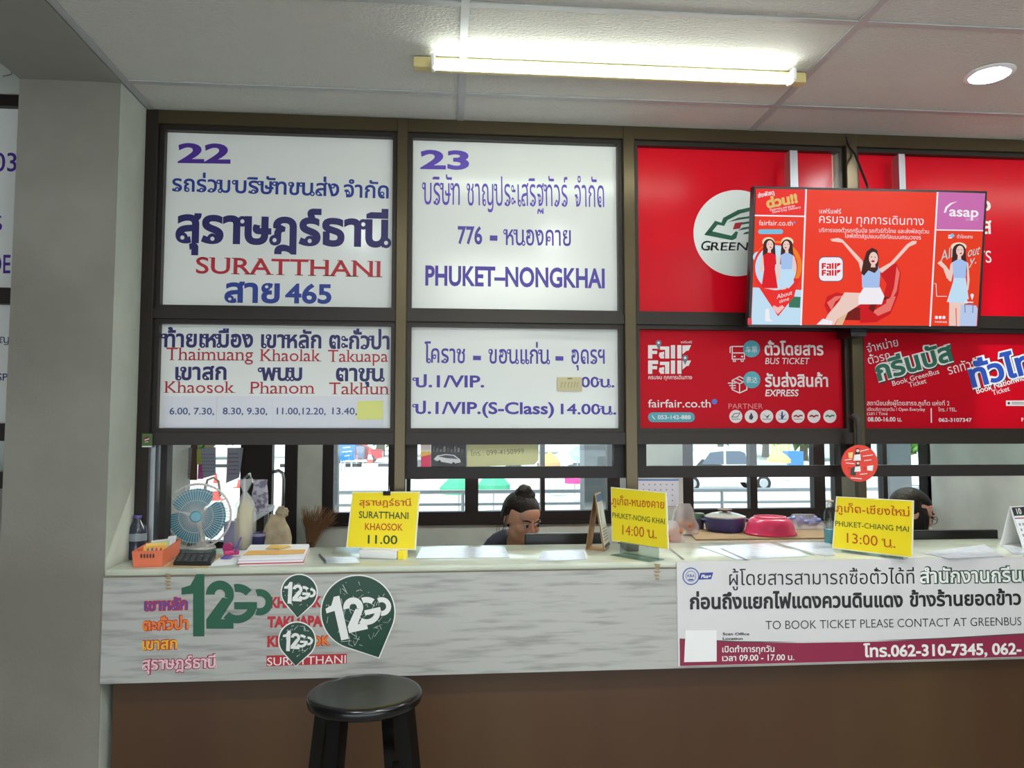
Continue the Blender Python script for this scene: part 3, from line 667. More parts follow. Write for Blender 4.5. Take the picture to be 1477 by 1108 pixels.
# ---- lower right red board
q = crop(1200, 460, .21657)
t = board('service_sign', 'crimson board with tilted green and blue ticket slogans at the right', 1240, 1600, Z2B, Z2T, SIGNR2, v=550)
WT, DK = flat((228, 222, 222)), flat((60, 10, 22))
lettering(t, [('จำหน่าย', q(238, 225), q(443, 180), 9.2, WT, {}), ('ตั๋วรถ', q(246, 303), q(390, 266), 9, WT, {}), ('รถทัวร์', q(778, 372), q(968, 322), 10.5, WT, {})], PF, 'white tilted lettering')
lettering(t, [('Book GreenBus', q(405, 447), q(715, 364), 7, WT, {}), ('Ticket', q(515, 457), q(630, 427), 7, WT, {}), ('Book Nationwide', q(965, 499), q(1310, 400), 8, WT, dict(bold=.015)), ('Ticket', q(1072, 510), q(1185, 478), 7.2, WT, {})], PF)
def big(s, p0, p1, h, m):
    sh = lambda p: (p[0]+1.6, p[1]+2)
    lettering(t, [(s, sh(p0), sh(p1), h, DK, dict(bold=.09, lift=.0006)), (s, p0, p1, h, WT, dict(bold=.085, lift=.0012)), (s, p0, p1, h, m, dict(bold=.035, lift=.0018))], PF, 'outlined slogan')
big('กรีนบัส', q(305, 412), q(815, 272), 20, flat((22, 96, 74))); big('ทั่วไทย', q(932, 455), q(1480, 318), 24, flat((26, 72, 168)))
lettering(t, [('สถานีขนส่งผู้โดยสารจ.ภูเก็ต แห่งที่ 2', q(233, 576), q(782, 577), 5, WT, {}), ('เปิดบริการทุกวัน / Open Everyday', q(235, 613), q(620, 613), 3.6, WT, {}), ('เวลา / Time', q(235, 641), q(370, 641), 3.6, WT, {}), ('08.00-16.00 น.', q(238, 683), q(465, 683), 4.8, WT, dict(bold=.02)), ('โทร. / TEL.', q(708, 616), q(830, 616), 4, WT, {}), ('062-3107347', q(710, 685), q(930, 685), 5, WT, dict(bold=.02)), ('F', q(1262, 683), q(1274, 683), 5, WT, dict(bold=.03))], PF, 'small white lettering')
mb = MB(); stroke(mb, PF, [q(660, 597), q(661, 690)], 1.6, WT, .001); shape(mb, PF, [q(1158, 544), q(1330, 544), q(1330, 580), q(1158, 580)], flat((222, 214, 214)), .001); shape(mb, PF, pxcircle(q(1176, 562), 1.9, 14), flat((20, 20, 22)), .0015)
for yy in (556, 567): stroke(mb, PF, [q(1196, yy), q(1300, yy)], .9, flat((90, 80, 84)), .0015)
mb.build('store_badge', t, smooth=0, label='white badge and divider')
LOOPED = True
# ---- boards of the neighbouring bay, seen past the pillar
t = thing('route_sign', 'white route sign cut off by the grey pillar at far left', 'sign', (XPL-.4, YF, Z1B+.06))
x1 = XPL+.03; zA0, zA1 = at(12, 417, YF).z, at(12, 157, YF).z
b = MB(); b.box((x1-.85, YF, zA0), (x1, YF+.006, zA1), SIGNW); b.build('panel', t, smooth=0)
lettering(t, [('303', (-26, 247), (24, 247), 26, PURP, dict(bold=.01)), ('ร', (-14, 333), (3, 333), 22, PURP, {}), ('OLDE', (-48, 394), (15, 394), 26, PURP, dict(bold=.012))], PF)
t = thing('place_sign', 'small white sign below, cut off by the pillar at far left', 'sign', (XPL-.4, YF, Z2B))
zB0, zB1 = at(5, 611, YF).z, at(5, 440, YF).z
b = MB(); b.box((x1-.85, YF, zB0), (x1, YF+.006, zB1), SIGNW); b.build('panel', t, smooth=0)
lettering(t, [('หญ', (-12, 495), (13, 495), 9, NAVY, {}), ('SP', (-4, 549), (11, 549), 10, NAVY, dict(bold=.01))], PF)
t = thing('window_5', 'dark frame of the neighbouring sign bay beyond the pillar', 'frame', (XPL-.4, YP0, at(4, 705, YF).z)); del t['category']; struct(t)
b = MB(); zt = at(10, 135, 3.06).z
b.box((x1-.95, YP0+.02, zA1), (x1, YP1, zt), BRONZE2); b.box((x1-.95, YP0+.02, zB1), (x1, YP1, zA0), BRONZE2); b.box((x1-.95, YP0+.02, at(4, 636, YF).z), (x1, YP1, zB0), BRONZE2)
b.box((x1-.95, YP0+.02, at(4, 705, YF).z), (x1, YP1, at(4, 680, YF).z), BRONZE2); b.build('window_frame', t, smooth=0)
LOOPED = False
b = MB(); PW = Plane((0, 3.0585, 0), (0, -1, 0)); stroke(b, PW, [(14, 84), (19, 88), (22, 94), (20, 100), (17, 105)], 2.6, flat((70, 62, 86))); stroke(b, PW, [(17, 107), (10, 109), (4, 110)], 1.4, flat((110, 104, 118)))
tag(b.build('paint_mark', smooth=0), 'dark curved mark on the plaster above the neighbouring bay, top left', 'mark')
# ================================================================== LAMPS
TUBEM = mat('lit_tube', (255, 255, 255), .3, emit=TUBE_POWER, ecol=(246, 255, 246)); CREAM = mat('yellowed_batten', (206, 190, 132), .5)
TUBER = mat('fill_tube_rear', (255, 255, 255), .3, emit=110, ecol=(248, 255, 248)); TUBEH = mat('fill_tube_hall', (255, 255, 255), .3, emit=46, ecol=(248, 255, 248))  # glow of the added rear and hall fill tubes
def tube_lamp(label, y, x0, x1, tx0, tx1, glowm=None):
    t = thing('fluorescent_lamp', label, 'lamp', ((x0+x1)/2, y, ZC-.05))
    b = MB(); b.rbox((x0, y, ZC-.040), (x1, y+.04, ZC-.003), CREAM, .004, seg=2); b.build('batten', t)
    for x in (tx0, tx1):
        b = MB(); s = 1 if x == tx0 else -1
        b.rbox((min(x, x+s*-.014), y-.054, ZC-.058), (max(x, x+s*-.014), y+.004, ZC-.014), WHITEP, .004, seg=2); b.build('lamp_holder', t)
    b = MB(); c = (tx0, y-.036, ZC-.050); b.lathe([(.0155, 0), (.0155, tx1-tx0)], c, glowm or TUBEM, 18, axis=(1, 0, 0)); b.build('tube', t)
    return t
FA, FB = atz(600, 87, ZC), atz(1150, 95, ZC); FY = (FA.y+FB.y)/2
tube_lamp('lit fluorescent tube on a yellowed batten under the ceiling', FY, at(596, 98, FY).x, at(1163, 102, FY).x, at(628, 98, FY).x, at(1134, 102, FY).x)
SPOTM = mat('lit_bulb', (255, 255, 255), .3, emit=SPOT_POWER*4, ecol=(244, 250, 255)); REFL = mat('reflector', (236, 240, 246), .3)
c = atz(1427, 107, ZC); rr = .066
tube_lamp('fluorescent tube on the hall ceiling beyond the downlight', FY, 2.35, 3.5, 2.38, 3.47)
tube_lamp('second unseen fill tube added to the hall ceiling above the waiting area, farther back', -1.5, -.1, 1.08, -.07, 1.05, TUBEH)  # this and the next two: hall tubes added out of view as fill
tube_lamp('unseen fill tube added to the hall ceiling toward the right wall', .3, 2.35, 3.5, 2.38, 3.47, TUBEH)
tube_lamp('unseen fill tube added to the hall ceiling above the waiting area', .3, -.1, 1.08, -.07, 1.05, TUBEH)
tube_lamp('second unseen fill tube added to light the clerks room behind the sign boards', 4.3, 1.9, 3.1, 1.93, 3.07, TUBER)  # rear room tubes, added unseen to brighten its walls
tube_lamp('unseen fill tube added to light the clerks room behind the sign boards', 4.3, .1, 1.3, .13, 1.27, TUBER)
def downlight(label, x, y, W):
    t = thing('recessed_downlight', label, 'lamp', (x, y, ZC), 'recessed ceiling downlights')
    ld = bpy.data.lights.new('downlight_light', 'SPOT'); ld.energy = W; ld.spot_size = math.radians(120); ld.spot_blend = .6; ld.shadow_soft_size = .05; ld.color = (.97, 1, 1)
    o = bpy.data.objects.new('downlight_light', ld); COL.objects.link(o); o.location = (x, y, ZC-.01)
    b = MB(); b.lathe([(rr+.012, -.003), (rr, -.006), (rr-.003, 0), (rr-.012, .05), (rr-.03, .09), (.012, .1)], (x, y, ZC), REFL, 36, cap=False); b.build('reflector', t)
    b = MB(); b.lathe([(rr+.011, -.004), (rr+.016, -.001), (rr+.016, .002)], (x, y, ZC), WHITEP, 36, cap=False); b.build('trim_ring', t)
    b = MB(); b.ell((x, y, ZC+.014), (.058, .058, .018), SPOTM); b.build('bulb', t)
downlight('round recessed downlight shining in the ceiling at upper right', c.x, c.y, SPOT_POWER)
downlight('added unseen downlight over the hall straight in front of the counter', c.x-1.235, 1.3, SPOT_POWER); downlight('added unseen downlight over the hall near the pillar', c.x-2.47, 1.3, SPOT_POWER); downlight('added unseen downlight over the hall nearest the right wall', c.x, .5, SPOT_POWER)  # three out-of-view downlights, added to brighten the counter top

# ================================================================== TELEVISION
tl, tr = at(1087.5, 268.5, 2.83), at(1424, 275.7, 2.83)
tilt = math.radians(6.0)
nt_ = Vector((0, -math.cos(tilt), -math.sin(tilt)))
PT = Plane((0, 2.83, (tl.z+tr.z)/2), nt_)
TLc, TRc, BLc, BRc = PT.hit(1087.5, 268.5), PT.hit(1424, 275.7), PT.hit(1079.5, 471.5), PT.hit(1413.5, 475)
t = thing('television', 'slim black television showing a red advertisement, hung before the red boards', 'television', (TLc+BRc)/2)
b = MB(); b.prism([BLc, BRc, TRc, TLc], -nt_*.035, BLACKP); b.build('housing', t, smooth=0)
q = crop(1060, 250, .2573)
SCR = [q(90, 848), q(1357, 857), q(1402, 113), q(118, 86)]
S_ORED, S_WHT, S_LBL, S_SKIN, S_HAIR, S_BLUE = glow((240, 62, 40)), glow((244, 240, 246)), glow((196, 226, 246)), glow((240, 206, 196)), glow((70, 40, 36)), glow((168, 196, 240))
b = MB(); shape(b, PT, SCR, S_ORED, .001); SC_O = b.build('screen', t, smooth=0, label='lit screen with red advertisement')
b = MB()
def ts(pts, m, l=.002): shape(b, PT, [q(*p) for p in pts], m, l)
ts([(118, 86), (398, 94), (388, 240), (112, 234)], glow((238, 48, 44)), .0015); ts([(1136, 105), (1402, 113), (1388, 320), (1130, 314)], glow((204, 112, 178)), .0015); ts([(1128, 320), (1386, 326), (1357, 857), (1094, 850)], glow((234, 64, 36)), .0015)
ts([(100, 640), (376, 655), (368, 850), (90, 848)], S_LBL, .0015)
def tb(p, wd, m=S_WHT, l=.003): stroke(b, PT, [q(*a) for a in p], wd, m, l)
tb([(398, 92), (369, 850)], 2.4, l=.0023); tb([(112, 237), (388, 242)], 2, l=.0023); tb([(1134, 108), (1092, 856)], 2.4, l=.0023); tb([(1130, 318), (1388, 322)], 1.8, l=.0023)
b.build('picture_panel', SC_O, smooth=0)
G_GOLD = glow((226, 190, 110))
lettering(SC_O, [(s, q(*a), q(*c_), h, m, k) for s, a, c_, h, m, k in (
  ('ส่งพัสดุ', (128, 138), (220, 118), 4.5, S_WHT, dict(lift=.003, bold=.02)), ('ด่วน!!', (178, 195), (352, 162), 9.5, G_GOLD, dict(lift=.003, bold=.06)), ('Express services', (196, 212), (335, 188), 3.4, S_WHT, dict(lift=.003)), ('Same-Day Delivery', (208, 225), (368, 196), 3.4, S_WHT, dict(lift=.003)),
  ('fairfair.co.th', (133, 292), (322, 294), 7, S_WHT, dict(lift=.003, ref='h')), ('แฟร์แฟร์', (472, 225), (593, 227), 5, S_WHT, dict(lift=.003)), ('ครบจบ ทุกการเดินทาง', (470, 278), (1055, 292), 9.5, S_WHT, dict(lift=.003)),
  ('บริการจองตั๋วรถกรีนบัส รถทัวร์ทั่วไทย และส่งพัสดุด่วน', (470, 330), (1085, 338), 4.6, S_WHT, dict(lift=.003)), ('ไลฟ์สไตล์รูปแบบดิจิทัลแบบครบวงจร', (612, 362), (1040, 372), 4.6, S_WHT, dict(lift=.003)),
  ('asap', (1198, 240), (1362, 246), 9, S_WHT, dict(lift=.003, bold=.02, ref='x')), ('SELECT', (1290, 266), (1360, 268), 3.6, glow((220, 180, 210)), dict(lift=.003)),
  ('ตั๋วโดยสาร', (1242, 364), (1330, 366), 3.6, S_WHT, dict(lift=.003)), ('FAIRFAIR', (1119, 838), (1187, 840), 2.6, S_WHT, dict(lift=.003)))], PT)
lettering(SC_O, [('All', q(1150, 500), q(1215, 470), 14, glow((180, 214, 214)), dict(shear=.5, lift=.0025)), ('out', q(1300, 470), q(1365, 455), 9, glow((180, 214, 214)), dict(shear=.5, lift=.0025, ref='x')), ('y.', q(1310, 515), q(1350, 505), 8, glow((180, 214, 214)), dict(shear=.4, lift=.0025, ref='x'))], PT)
b = MB()                                                     # map pin with two women, left panel
def circ(cx, cy, r, m, l, ry=None, a0=0, a1=2*PI): shape(b, PT, [q(*p) for p in pxcircle((cx, cy), r, 40, a0, a1, ry)], m, l)
circ(238, 520, 136, glow((244, 132, 40)), .002, 140); ts([(108, 590), (368, 590), (240, 802)], glow((238, 48, 44)), .0022); circ(226, 525, 124, glow((238, 48, 44)), .0022, 135); circ(228, 530, 116, S_LBL, .0026, 126)
circ(130, 470, 30, S_LBL, .0021)
def woman(x, y, f, dress, m=1, skirt=None):
    k = lambda a, c_: (x+a*f*m, y+c_*f)
    circ(x, y+4*f, 33*f, S_HAIR, .0032, 36*f); ts([k(-32, 0), k(32, 0), k(40, 110), k(14, 120), k(-14, 120), k(-40, 110)], S_HAIR, .0031)
    circ(x+m*4*f, y+4*f, 19*f, S_SKIN, .0036, 27*f); ts([k(-7, 25), k(9, 25), k(11, 50), k(-9, 50)], S_SKIN, .0035)
    ts([k(-34, 60), k(-8, 46), k(10, 46), k(38, 60), k(32, 140), k(-28, 140)], dress, .0037)
    ts([k(-28, 138), k(32, 138), k(48, 245), k(-44, 245)], skirt or dress, .0037)
    ts([k(38, 60), k(46, 66), k(52, 150), k(46, 200), k(38, 200), k(40, 150)], S_SKIN, .0036); ts([k(-34, 60), k(-44, 70), k(-54, 150), k(-40, 158), k(-28, 100)], S_SKIN, .0036)
    ts([k(-30, 243), k(-4, 243), k(-6, 290), k(-26, 290)], S_SKIN, .0034); ts([k(4, 243), k(32, 243), k(28, 290), k(8, 290)], S_SKIN, .0034)
    circ(x+m*8*f, y+16*f, 6*f, glow((200, 60, 70)), .0039, 3.5*f)
    for s in (-5, 13): circ(x+m*s*f, y-2*f, 3*f, S_HAIR, .0039, 2*f)
circ(186, 385, 34, glow((244, 226, 190)), .0029, 26); woman(190, 400, 1.0, glow((226, 26, 40)), 1)
circ(292, 385, 34, glow((244, 226, 190)), .0029, 26); woman(290, 402, .98, S_BLUE, -1, S_LBL)
ts([(106, 600), (160, 645), (238, 660), (300, 645), (355, 585), (330, 690), (240, 802)], glow((238, 48, 44)), .0042)
ts([(238, 790), (205, 755), (215, 740), (238, 752), (262, 740), (275, 752)], glow((250, 190, 190)), .0046); ts([(300, 690), (366, 694), (362, 755), (300, 752)], glow((60, 120, 96)), .0041)
ts([(170, 760), (190, 760), (192, 815), (210, 830), (168, 830)], S_WHT, .003); b.build('picture_figures', SC_O, smooth=0, label='two women inside a map pin')
lettering(SC_O, [('About', q(232, 705), q(318, 680), 6, S_WHT, dict(lift=.005, shear=.3)), ('time', q(245, 730), q(300, 712), 5, S_WHT, dict(lift=.005, shear=.3))], PT)
b = MB()                                                     # blue pill, app badge, swooshes
for (a0_, a1_, yy, r, m) in ((142, 255, 328, 3.4, glow((120, 196, 226))),): shape(b, PT, pxcircle(q(a1_, yy), r, 12, -PI/2, PI/2)+pxcircle(q(a0_, yy), r, 12, PI/2, 1.5*PI), m, .003)
def rr_(x0, y0, x1, y1, r, m, l):
    ts([(x1-r+r*math.sin(a), y0+r-r*math.cos(a)) for a in [i*PI/12 for i in range(7)]]+[(x1-r+r*math.cos(a), y1-r+r*math.sin(a)) for a in [i*PI/12 for i in range(7)]]+[(x0+r-r*math.sin(a), y1-r+r*math.cos(a)) for a in [i*PI/12 for i in range(7)]]+[(x0+r-r*math.cos(a), y0+r-r*math.sin(a)) for a in [i*PI/12 for i in range(7)]], m, l)
rr_(466, 468, 606, 608, 30, glow((90, 90, 110)), .0025); rr_(470, 472, 602, 604, 28, S_WHT, .003)
fair(b, PT, lambda x, y: q(484+x*.4, 504+y*.40), glow((214, 30, 40)), .0036); fair(b, PT, lambda x, y: q(484+x*.4, 542+y*.40), glow((214, 30, 40)), .0036)
ts([(1168, 222), (1178, 190), (1205, 168), (1245, 158), (1210, 176), (1188, 198), (1180, 222)], S_WHT, .003)
for x in (1127, 1148, 1169): rr_(x-8, 800, x+8, 817, 4, S_WHT, .003)
circ(1215, 350, 13, glow((120, 196, 226)), .003, 11); tb([(1195, 350), (1212, 350)], 2); tb([(1195, 362), (1212, 362)], 2); circ(332, 276, 6, glow((90, 150, 220)), .003)
circ(1327, 684, 9, S_WHT, .003); ts([(1319, 690), (1335, 690), (1327, 712)], S_WHT, .003); tb([(1116, 618), (1125, 620), (1128, 690), (1185, 690)], .8)
b.build('picture_badges', SC_O, smooth=0)
b = MB()                                                     # woman in the round armchair, centre panel
CH1, CH2, CH3 = glow((206, 30, 36)), glow((236, 120, 110)), glow((120, 30, 26))
ts([(500, 740), (515, 690), (570, 668), (660, 690), (700, 740), (690, 820), (600, 825), (520, 790)], CH1, .002); ts([(810, 560), (850, 520), (905, 505), (928, 560), (915, 680), (870, 790), (790, 835), (700, 840), (700, 700), (830, 690), (850, 620)], CH1, .002)
ts([(590, 760), (700, 752), (700, 825), (600, 822)], CH3, .0024); ts([(905, 520), (922, 560), (905, 660), (850, 760), (890, 640)], CH2, .0024); ts([(745, 760), (770, 710), (840, 690), (870, 700), (800, 720), (775, 780)], CH3, .003); ts([(515, 725), (560, 690), (610, 685), (560, 720), (540, 770)], CH2, .0024); ts([(770, 775), (845, 730), (850, 700), (900, 690), (870, 770), (800, 800)], CH2, .0026)
ts([(700, 690), (560, 790), (490, 845), (520, 850), (600, 800), (700, 735), (730, 700)], S_SKIN, .0034); ts([(612, 668), (720, 672), (720, 712), (660, 735), (600, 770), (555, 850), (490, 846), (520, 790), (580, 720)], S_SKIN, .0036); ts([(590, 790), (640, 760), (600, 850), (560, 850)], glow((226, 190, 150)), .0032)
ts([(720, 638), (810, 638), (835, 690), (820, 735), (690, 735), (690, 690)], S_WHT, .0038); ts([(708, 560), (745, 520), (800, 520), (812, 560), (806, 642), (710, 642)], S_BLUE, .004)
ts([(706, 560), (690, 500), (600, 390), (540, 382), (532, 370), (575, 363), (600, 372), (712, 490), (730, 540)], S_SKIN, .0039); ts([(800, 540), (870, 500), (960, 400), (990, 380), (1016, 380), (1012, 396), (975, 412), (890, 505), (820, 560)], S_SKIN, .0039)
ts([(735, 440), (765, 418), (792, 430), (804, 470), (798, 540), (780, 560), (745, 545), (720, 575), (704, 560), (716, 500)], S_HAIR, .0042); circ(773, 478, 25, S_SKIN, .0046, 36); ts([(762, 505), (782, 508), (785, 528), (758, 528)], S_SKIN, .0045); circ(770, 494, 10, glow((180, 40, 60)), .005, 6); circ(762, 470, 4, S_HAIR, .005, 2.5); circ(782, 472, 4, S_HAIR, .005, 2.5)
ts([(748, 452), (772, 436), (796, 452), (798, 440), (772, 424), (745, 438)], S_HAIR, .0048); ts([(455, 848), (490, 815), (545, 830), (540, 850)], S_WHT, .0042)
b.build('picture_figures', SC_O, smooth=0, label='woman in a blue top seated in a red round chair')
b = MB()                                                     # woman with a suitcase, right panel
circ(1252, 412, 44, glow((240, 222, 196)), .0026, 24); woman(1254, 432, 1.12, S_BLUE, 1, S_LBL)
ts([(1222, 600), (1290, 600), (1300, 730), (1184, 722)], S_LBL, .0042); ts([(1198, 720), (1232, 724), (1236, 856), (1196, 855)], S_SKIN, .004); ts([(1238, 724), (1268, 724), (1262, 857), (1240, 857)], S_SKIN, .004)
ts([(1262, 738), (1348, 742), (1356, 760), (1350, 857), (1256, 856)], glow((186, 204, 240)), .0046); tb([(1286, 780), (1284, 735), (1330, 737), (1328, 782)], 1.2, glow((110, 130, 160)), .005); tb([(1284, 722), (1330, 724)], 1.6, S_WHT, .005)
ts([(1210, 560), (1180, 520), (1150, 490), (1132, 505), (1165, 535), (1185, 590), (1205, 600)], S_SKIN, .0038); b.build('picture_figures', SC_O, smooth=0, label='woman with a pale suitcase')
# mount: two silver square tubes from the top rail, dark arm below
for (u, w_) in ((1142, 11), (1297, 9)):
    p = at(u, 215, 3.02); x0 = at(u-w_/2, 240, 3.02).x; x1 = at(u+w_/2, 240, 3.02).x
    b = MB(); b.box((x0, 3.0, TLc.z-.28), (x1, 3.045, ZC-.10), ALU); o = b.build('mounting_tube', smooth=0)
    tag(o, 'silver square tube behind the television, %s' % ('nearer the round bus logo' if u < 1200 else 'nearer the downlight'), 'bracket', 'television mounting tubes')
b = MB(); x0, x1 = at(1214, 465, 3.0).x, at(1236, 465, 3.0).x; zc_ = at(1225, 488, 3.0).z
b.box((x0, 2.93, zc_), (x1, 3.045, zc_+.06), BLACKP); b.box((x0+.02, 2.90, zc_+.03), (x1-.02, 2.94, zc_+.2), BLACKP); b.box((at(1160, 400, 3).x, 2.885, at(1240, 420, 3).z), (at(1320, 400, 3).x, 2.945, at(1240, 350, 3).z), BLACKP)
tag(b.build('wall_bracket', smooth=0), 'black wall bracket directly under and behind the television', 'bracket')
b = MB(); cb = [at(1220, 198, 3.0), at(1222, 205, 3.03), at(1226, 213, 3.045), at(1233, 222, 3.03), at(1240, 240, 2.95), at(1251, 268, 2.87), at(1254, 290, 2.89)]
b.tube(cb, .0045, BLACKP, 8); tag(b.build('power_cable'), 'thin black cable dropping from the ceiling behind the television', 'cable')
b = MB(); p = at(1083, 464, 2.86); b.box((p.x-.012, 2.86, p.z-.012), (p.x+.004, 2.868, p.z+.014), flat((196, 40, 50)))
tag(b.build('tag_sticker', smooth=0), 'tiny red tag at the lower left corner of the television', 'sticker')

# curved black bracket with the round red sign
b = MB(); pth = [at(1226, 603, 3.03), at(1231, 600, 3.0), at(1237, 604, 2.98), at(1238.5, 615, 2.975), at(1238.5, 642, 2.97), at(1238, 740, 2.97)]
b.tube(pth[:5], [.011]*5, mat('grey_iron', (66, 64, 62), .4, metal=.5), 8); b.tube(pth[4:], .003, BLACKP, 6); tag(b.build('sign_hook'), 'grey bent hook on the post holding the round red sign', 'hook')
P9 = vplane(2.955); c = (1240, 668.5); q = crop(1180, 620, .2011)
t = thing('round_sign', 'small round red advertising sign hanging on the post', 'sign', P9.hit(1240, 694))
b = MB(); b.prism([P9.hit(*p) for p in pxcircle(c, 26, 40, ry=26.5)], (0, .006, 0), flat((216, 62, 46))); b.build('disc', t, smooth=30)
b = MB(); Z = lambda p, m, l=.001: shape(b, P9, [q(*a) for a in p], m, l)
SK, HR = flat((232, 200, 184)), flat((44, 30, 30))
for (cx, cy, k) in ((283, 150, 1), (285, 240, .85)):
    Z([(cx+a*k, cy+c_*k) for a, c_ in ((-12, -18), (12, -18), (16, 45), (-22, 50))], HR); shape(b, P9, pxcircle(q(cx, cy), 2.2*k, 14), SK, .0016); Z([(cx+a*k, cy+c_*k) for a, c_ in ((-25, 30), (18, 25), (22, 70), (-32, 72))], WHT, .002)
Z([(215, 165), (250, 160), (245, 205), (220, 205)], flat((222, 196, 120))); Z([(350, 260), (395, 255), (390, 295), (352, 292)], WHT); Z([(235, 275), (270, 260), (270, 330), (230, 325)], flat((60, 56, 56)))
for (x0, y0, x1, y1) in ((300, 155, 360, 140), (320, 190, 390, 180), (330, 222, 380, 216), (190, 218, 240, 212), (300, 320, 350, 315), (200, 238, 260, 244), (235, 345, 310, 352)): stroke(b, P9, [q(x0, y0), q(x1, y1)], 1.1, WHT, .0012)
for x in (222, 330): shape(b, P9, pxcircle(q(x, 275), 1.7, 12), flat((200, 20, 30)), .0024)
b.build('printed_figures', t, smooth=0, label='printed figures and white writing')
# papers on the hanging glass
P8 = vplane(3.100); q = crop(570, 440, .24374)
def slab(name, label, cat, P, pts, m, th=.0012, group=None):
    b = MB(); b.prism([P.hit(*p) for p in pts], P.n*-th if True else 0, m); return tag(b.build(name, smooth=0), label, cat, group)
o = slab('notice_paper', 'pale yellow paper with a handwritten phone number taped to the glass', 'paper', P8, [q(425, 958), q(822, 945), q(848, 918), q(848, 826), q(425, 826)], mat('pale_yellow_paper', (204, 202, 150), .55))
lettering(o, [('โทร : 099-4150999', q(448, 895), q(762, 880), 6, flat((92, 92, 84)), dict(bold=-.012))], P8, name='handwriting')
o = slab('bus_photo', 'black and white picture of a coach stuck to the glass', 'picture', P8, [q(212, 966), q(418, 962), q(418, 826), q(212, 826)], mat('photo_dark', (62, 60, 58), .4, rgb2=(34, 33, 32), vscale=40))
b = MB(); Z = lambda p, m, l=.001: shape(b, P8, [q(*a) for a in p], m, l)
Z([(228, 912), (250, 890), (300, 882), (350, 888), (385, 915), (388, 932), (340, 940), (240, 922)], flat((206, 206, 206))); Z([(255, 896), (300, 888), (345, 893), (372, 912), (300, 906)], flat((70, 74, 80)), .0016)
for x, y in ((262, 926), (345, 938)): shape(b, P8, pxcircle(q(x, y), 2, 12), flat((30, 30, 30)), .0016)
for k in range(9): x = 222+k*21; Z([(x, 838+k % 3*8), (x+13, 836+k % 3*8), (x+13, 868), (x, 872)], flat((88+k % 4*16, 88+k % 4*16, 86+k % 4*16)))
b.build('printed_bus', o, smooth=0, label='pale coach in the picture')
o = slab('poster_strip', 'narrow red and yellow strip stuck at the left end of the glass', 'poster', P8, [q(152, 967), q(210, 967), q(210, 826), q(152, 826)], flat((222, 60, 96)))
b = MB(); shape(b, P8, [q(153, 870), q(209, 870), q(209, 828), q(153, 828)], flat((238, 226, 214)), .001); shape(b, P8, [q(153, 898), q(209, 885), q(209, 868), q(153, 868)], flat((230, 180, 70)), .0012); b.build('printed_band', o, smooth=0)
# green sticker on the left post
P7 = Plane((0, YP0-.005, 0), (0, -1, 0))
o = slab('post_sticker', 'small green sticker on the dark post by the pillar', 'sticker', P7, [(204.5, 645.5), (219.5, 645.5), (220, 626), (205, 625.5)], flat((74, 106, 52)))
b = MB(); shape(b, P7, pxcircle((212, 634), 4, 16, ry=4.4), flat((120, 40, 60)), .001); stroke(b, P7, [(209, 635), (215, 633)], 1.3, WHT, .0014); stroke(b, P7, [(209.5, 638), (214, 637)], .9, WHT, .0014); shape(b, P7, [(204.8, 645), (219.2, 645), (219.3, 643.3), (205, 643.3)], WHT, .001); b.build('printed_badge', o, smooth=0)

# ================================================================== BANNER ON THE APRON
PB = vplane(YC-.016); q = crop(960, 790, .35)
t = thing('banner', 'white and maroon office banner across the right of the apron', 'banner', PB.hit(1300, 956))
xb0 = PB.hit(977, 880).x; zt, zb_ = PB.hit(980, 811).z, PB.hit(981, 961.5).z
b = MB(); b.box((xb0, YC-.016, zb_), (XR-.05, YC-.0125, zt), mat('banner_vinyl', (206, 204, 204), .4)); b.build('sheet', t, smooth=0)
MRN, INKB, GRNO = flat((134, 26, 62)), flat((26, 26, 28)), flat((34, 70, 56))
b = MB(); pts = [q(58, 379), q(300, 390), q(560, 393), q(850, 388), q(1150, 376), q(1480, 357)]; low = [q(1480, 462), q(1100, 470), q(500, 482), q(58, 490)]
shape(b, PB, [(u, v-1.6) for u, v in pts]+[(pts[-1][0], pts[-1][1]+6), (pts[0][0], pts[0][1]+6)], flat((70, 66, 68)), .0004); 
top = [PB.hit(u, v, .0008) for u, v in pts]; bot = [Vector((p.x, p.y, zb_+.002)) for p in top]
for i in range(len(top)-1): b.add([top[i], top[i+1], bot[i+1], bot[i]], [(0, 1, 2, 3)], MRN)
e = Vector((XR-.05, top[-1].y, top[-1].z+.03)); b.add([top[-1], e, Vector((e.x, e.y, zb_+.002)), bot[-1]], [(0, 1, 2, 3)], MRN)
b.build('maroon_swoosh', t, smooth=0, label='maroon curved band')
lettering(t, [('ผู้โดยสารสามารถซื้อตั๋วได้ที่', q(262, 155), q(1025, 148), 15.5, INKB, {}), ('ก่อนถึงแยกไฟแดงควนดินแดง', q(100, 252), q(978, 243), 15.5, INKB, dict(bold=.035)), ('ข้างร้านยอดข้าว', q(1006, 242), q(1465, 234), 15, INKB, dict(bold=.03)), ('TO BOOK TICKET PLEASE CONTACT AT GREENBUS', q(412, 337), q(1466, 320), 12, INKB, dict(bold=-.006)),
  ('Scan Office', q(235, 361), q(345, 361), 3.6, INKB, dict(bold=.03)), ('Location', q(235, 380), q(318, 380), 3.6, INKB, dict(bold=.03))], PB, 'black lettering')
lettering(t, [('เปิดทำการทุกวัน', q(233, 431), q(448, 429), 6.6, WHT, dict(lift=.0014, bold=.015)), ('เวลา 09.00 - 17.00 น.', q(233, 467), q(530, 463), 6.6, WHT, dict(lift=.0014, bold=.015)), ('โทร.062-310-7345, 062-', q(815, 450), q(1466, 438), 12.5, WHT, dict(lift=.0014, bold=.03))], PB, 'white lettering')
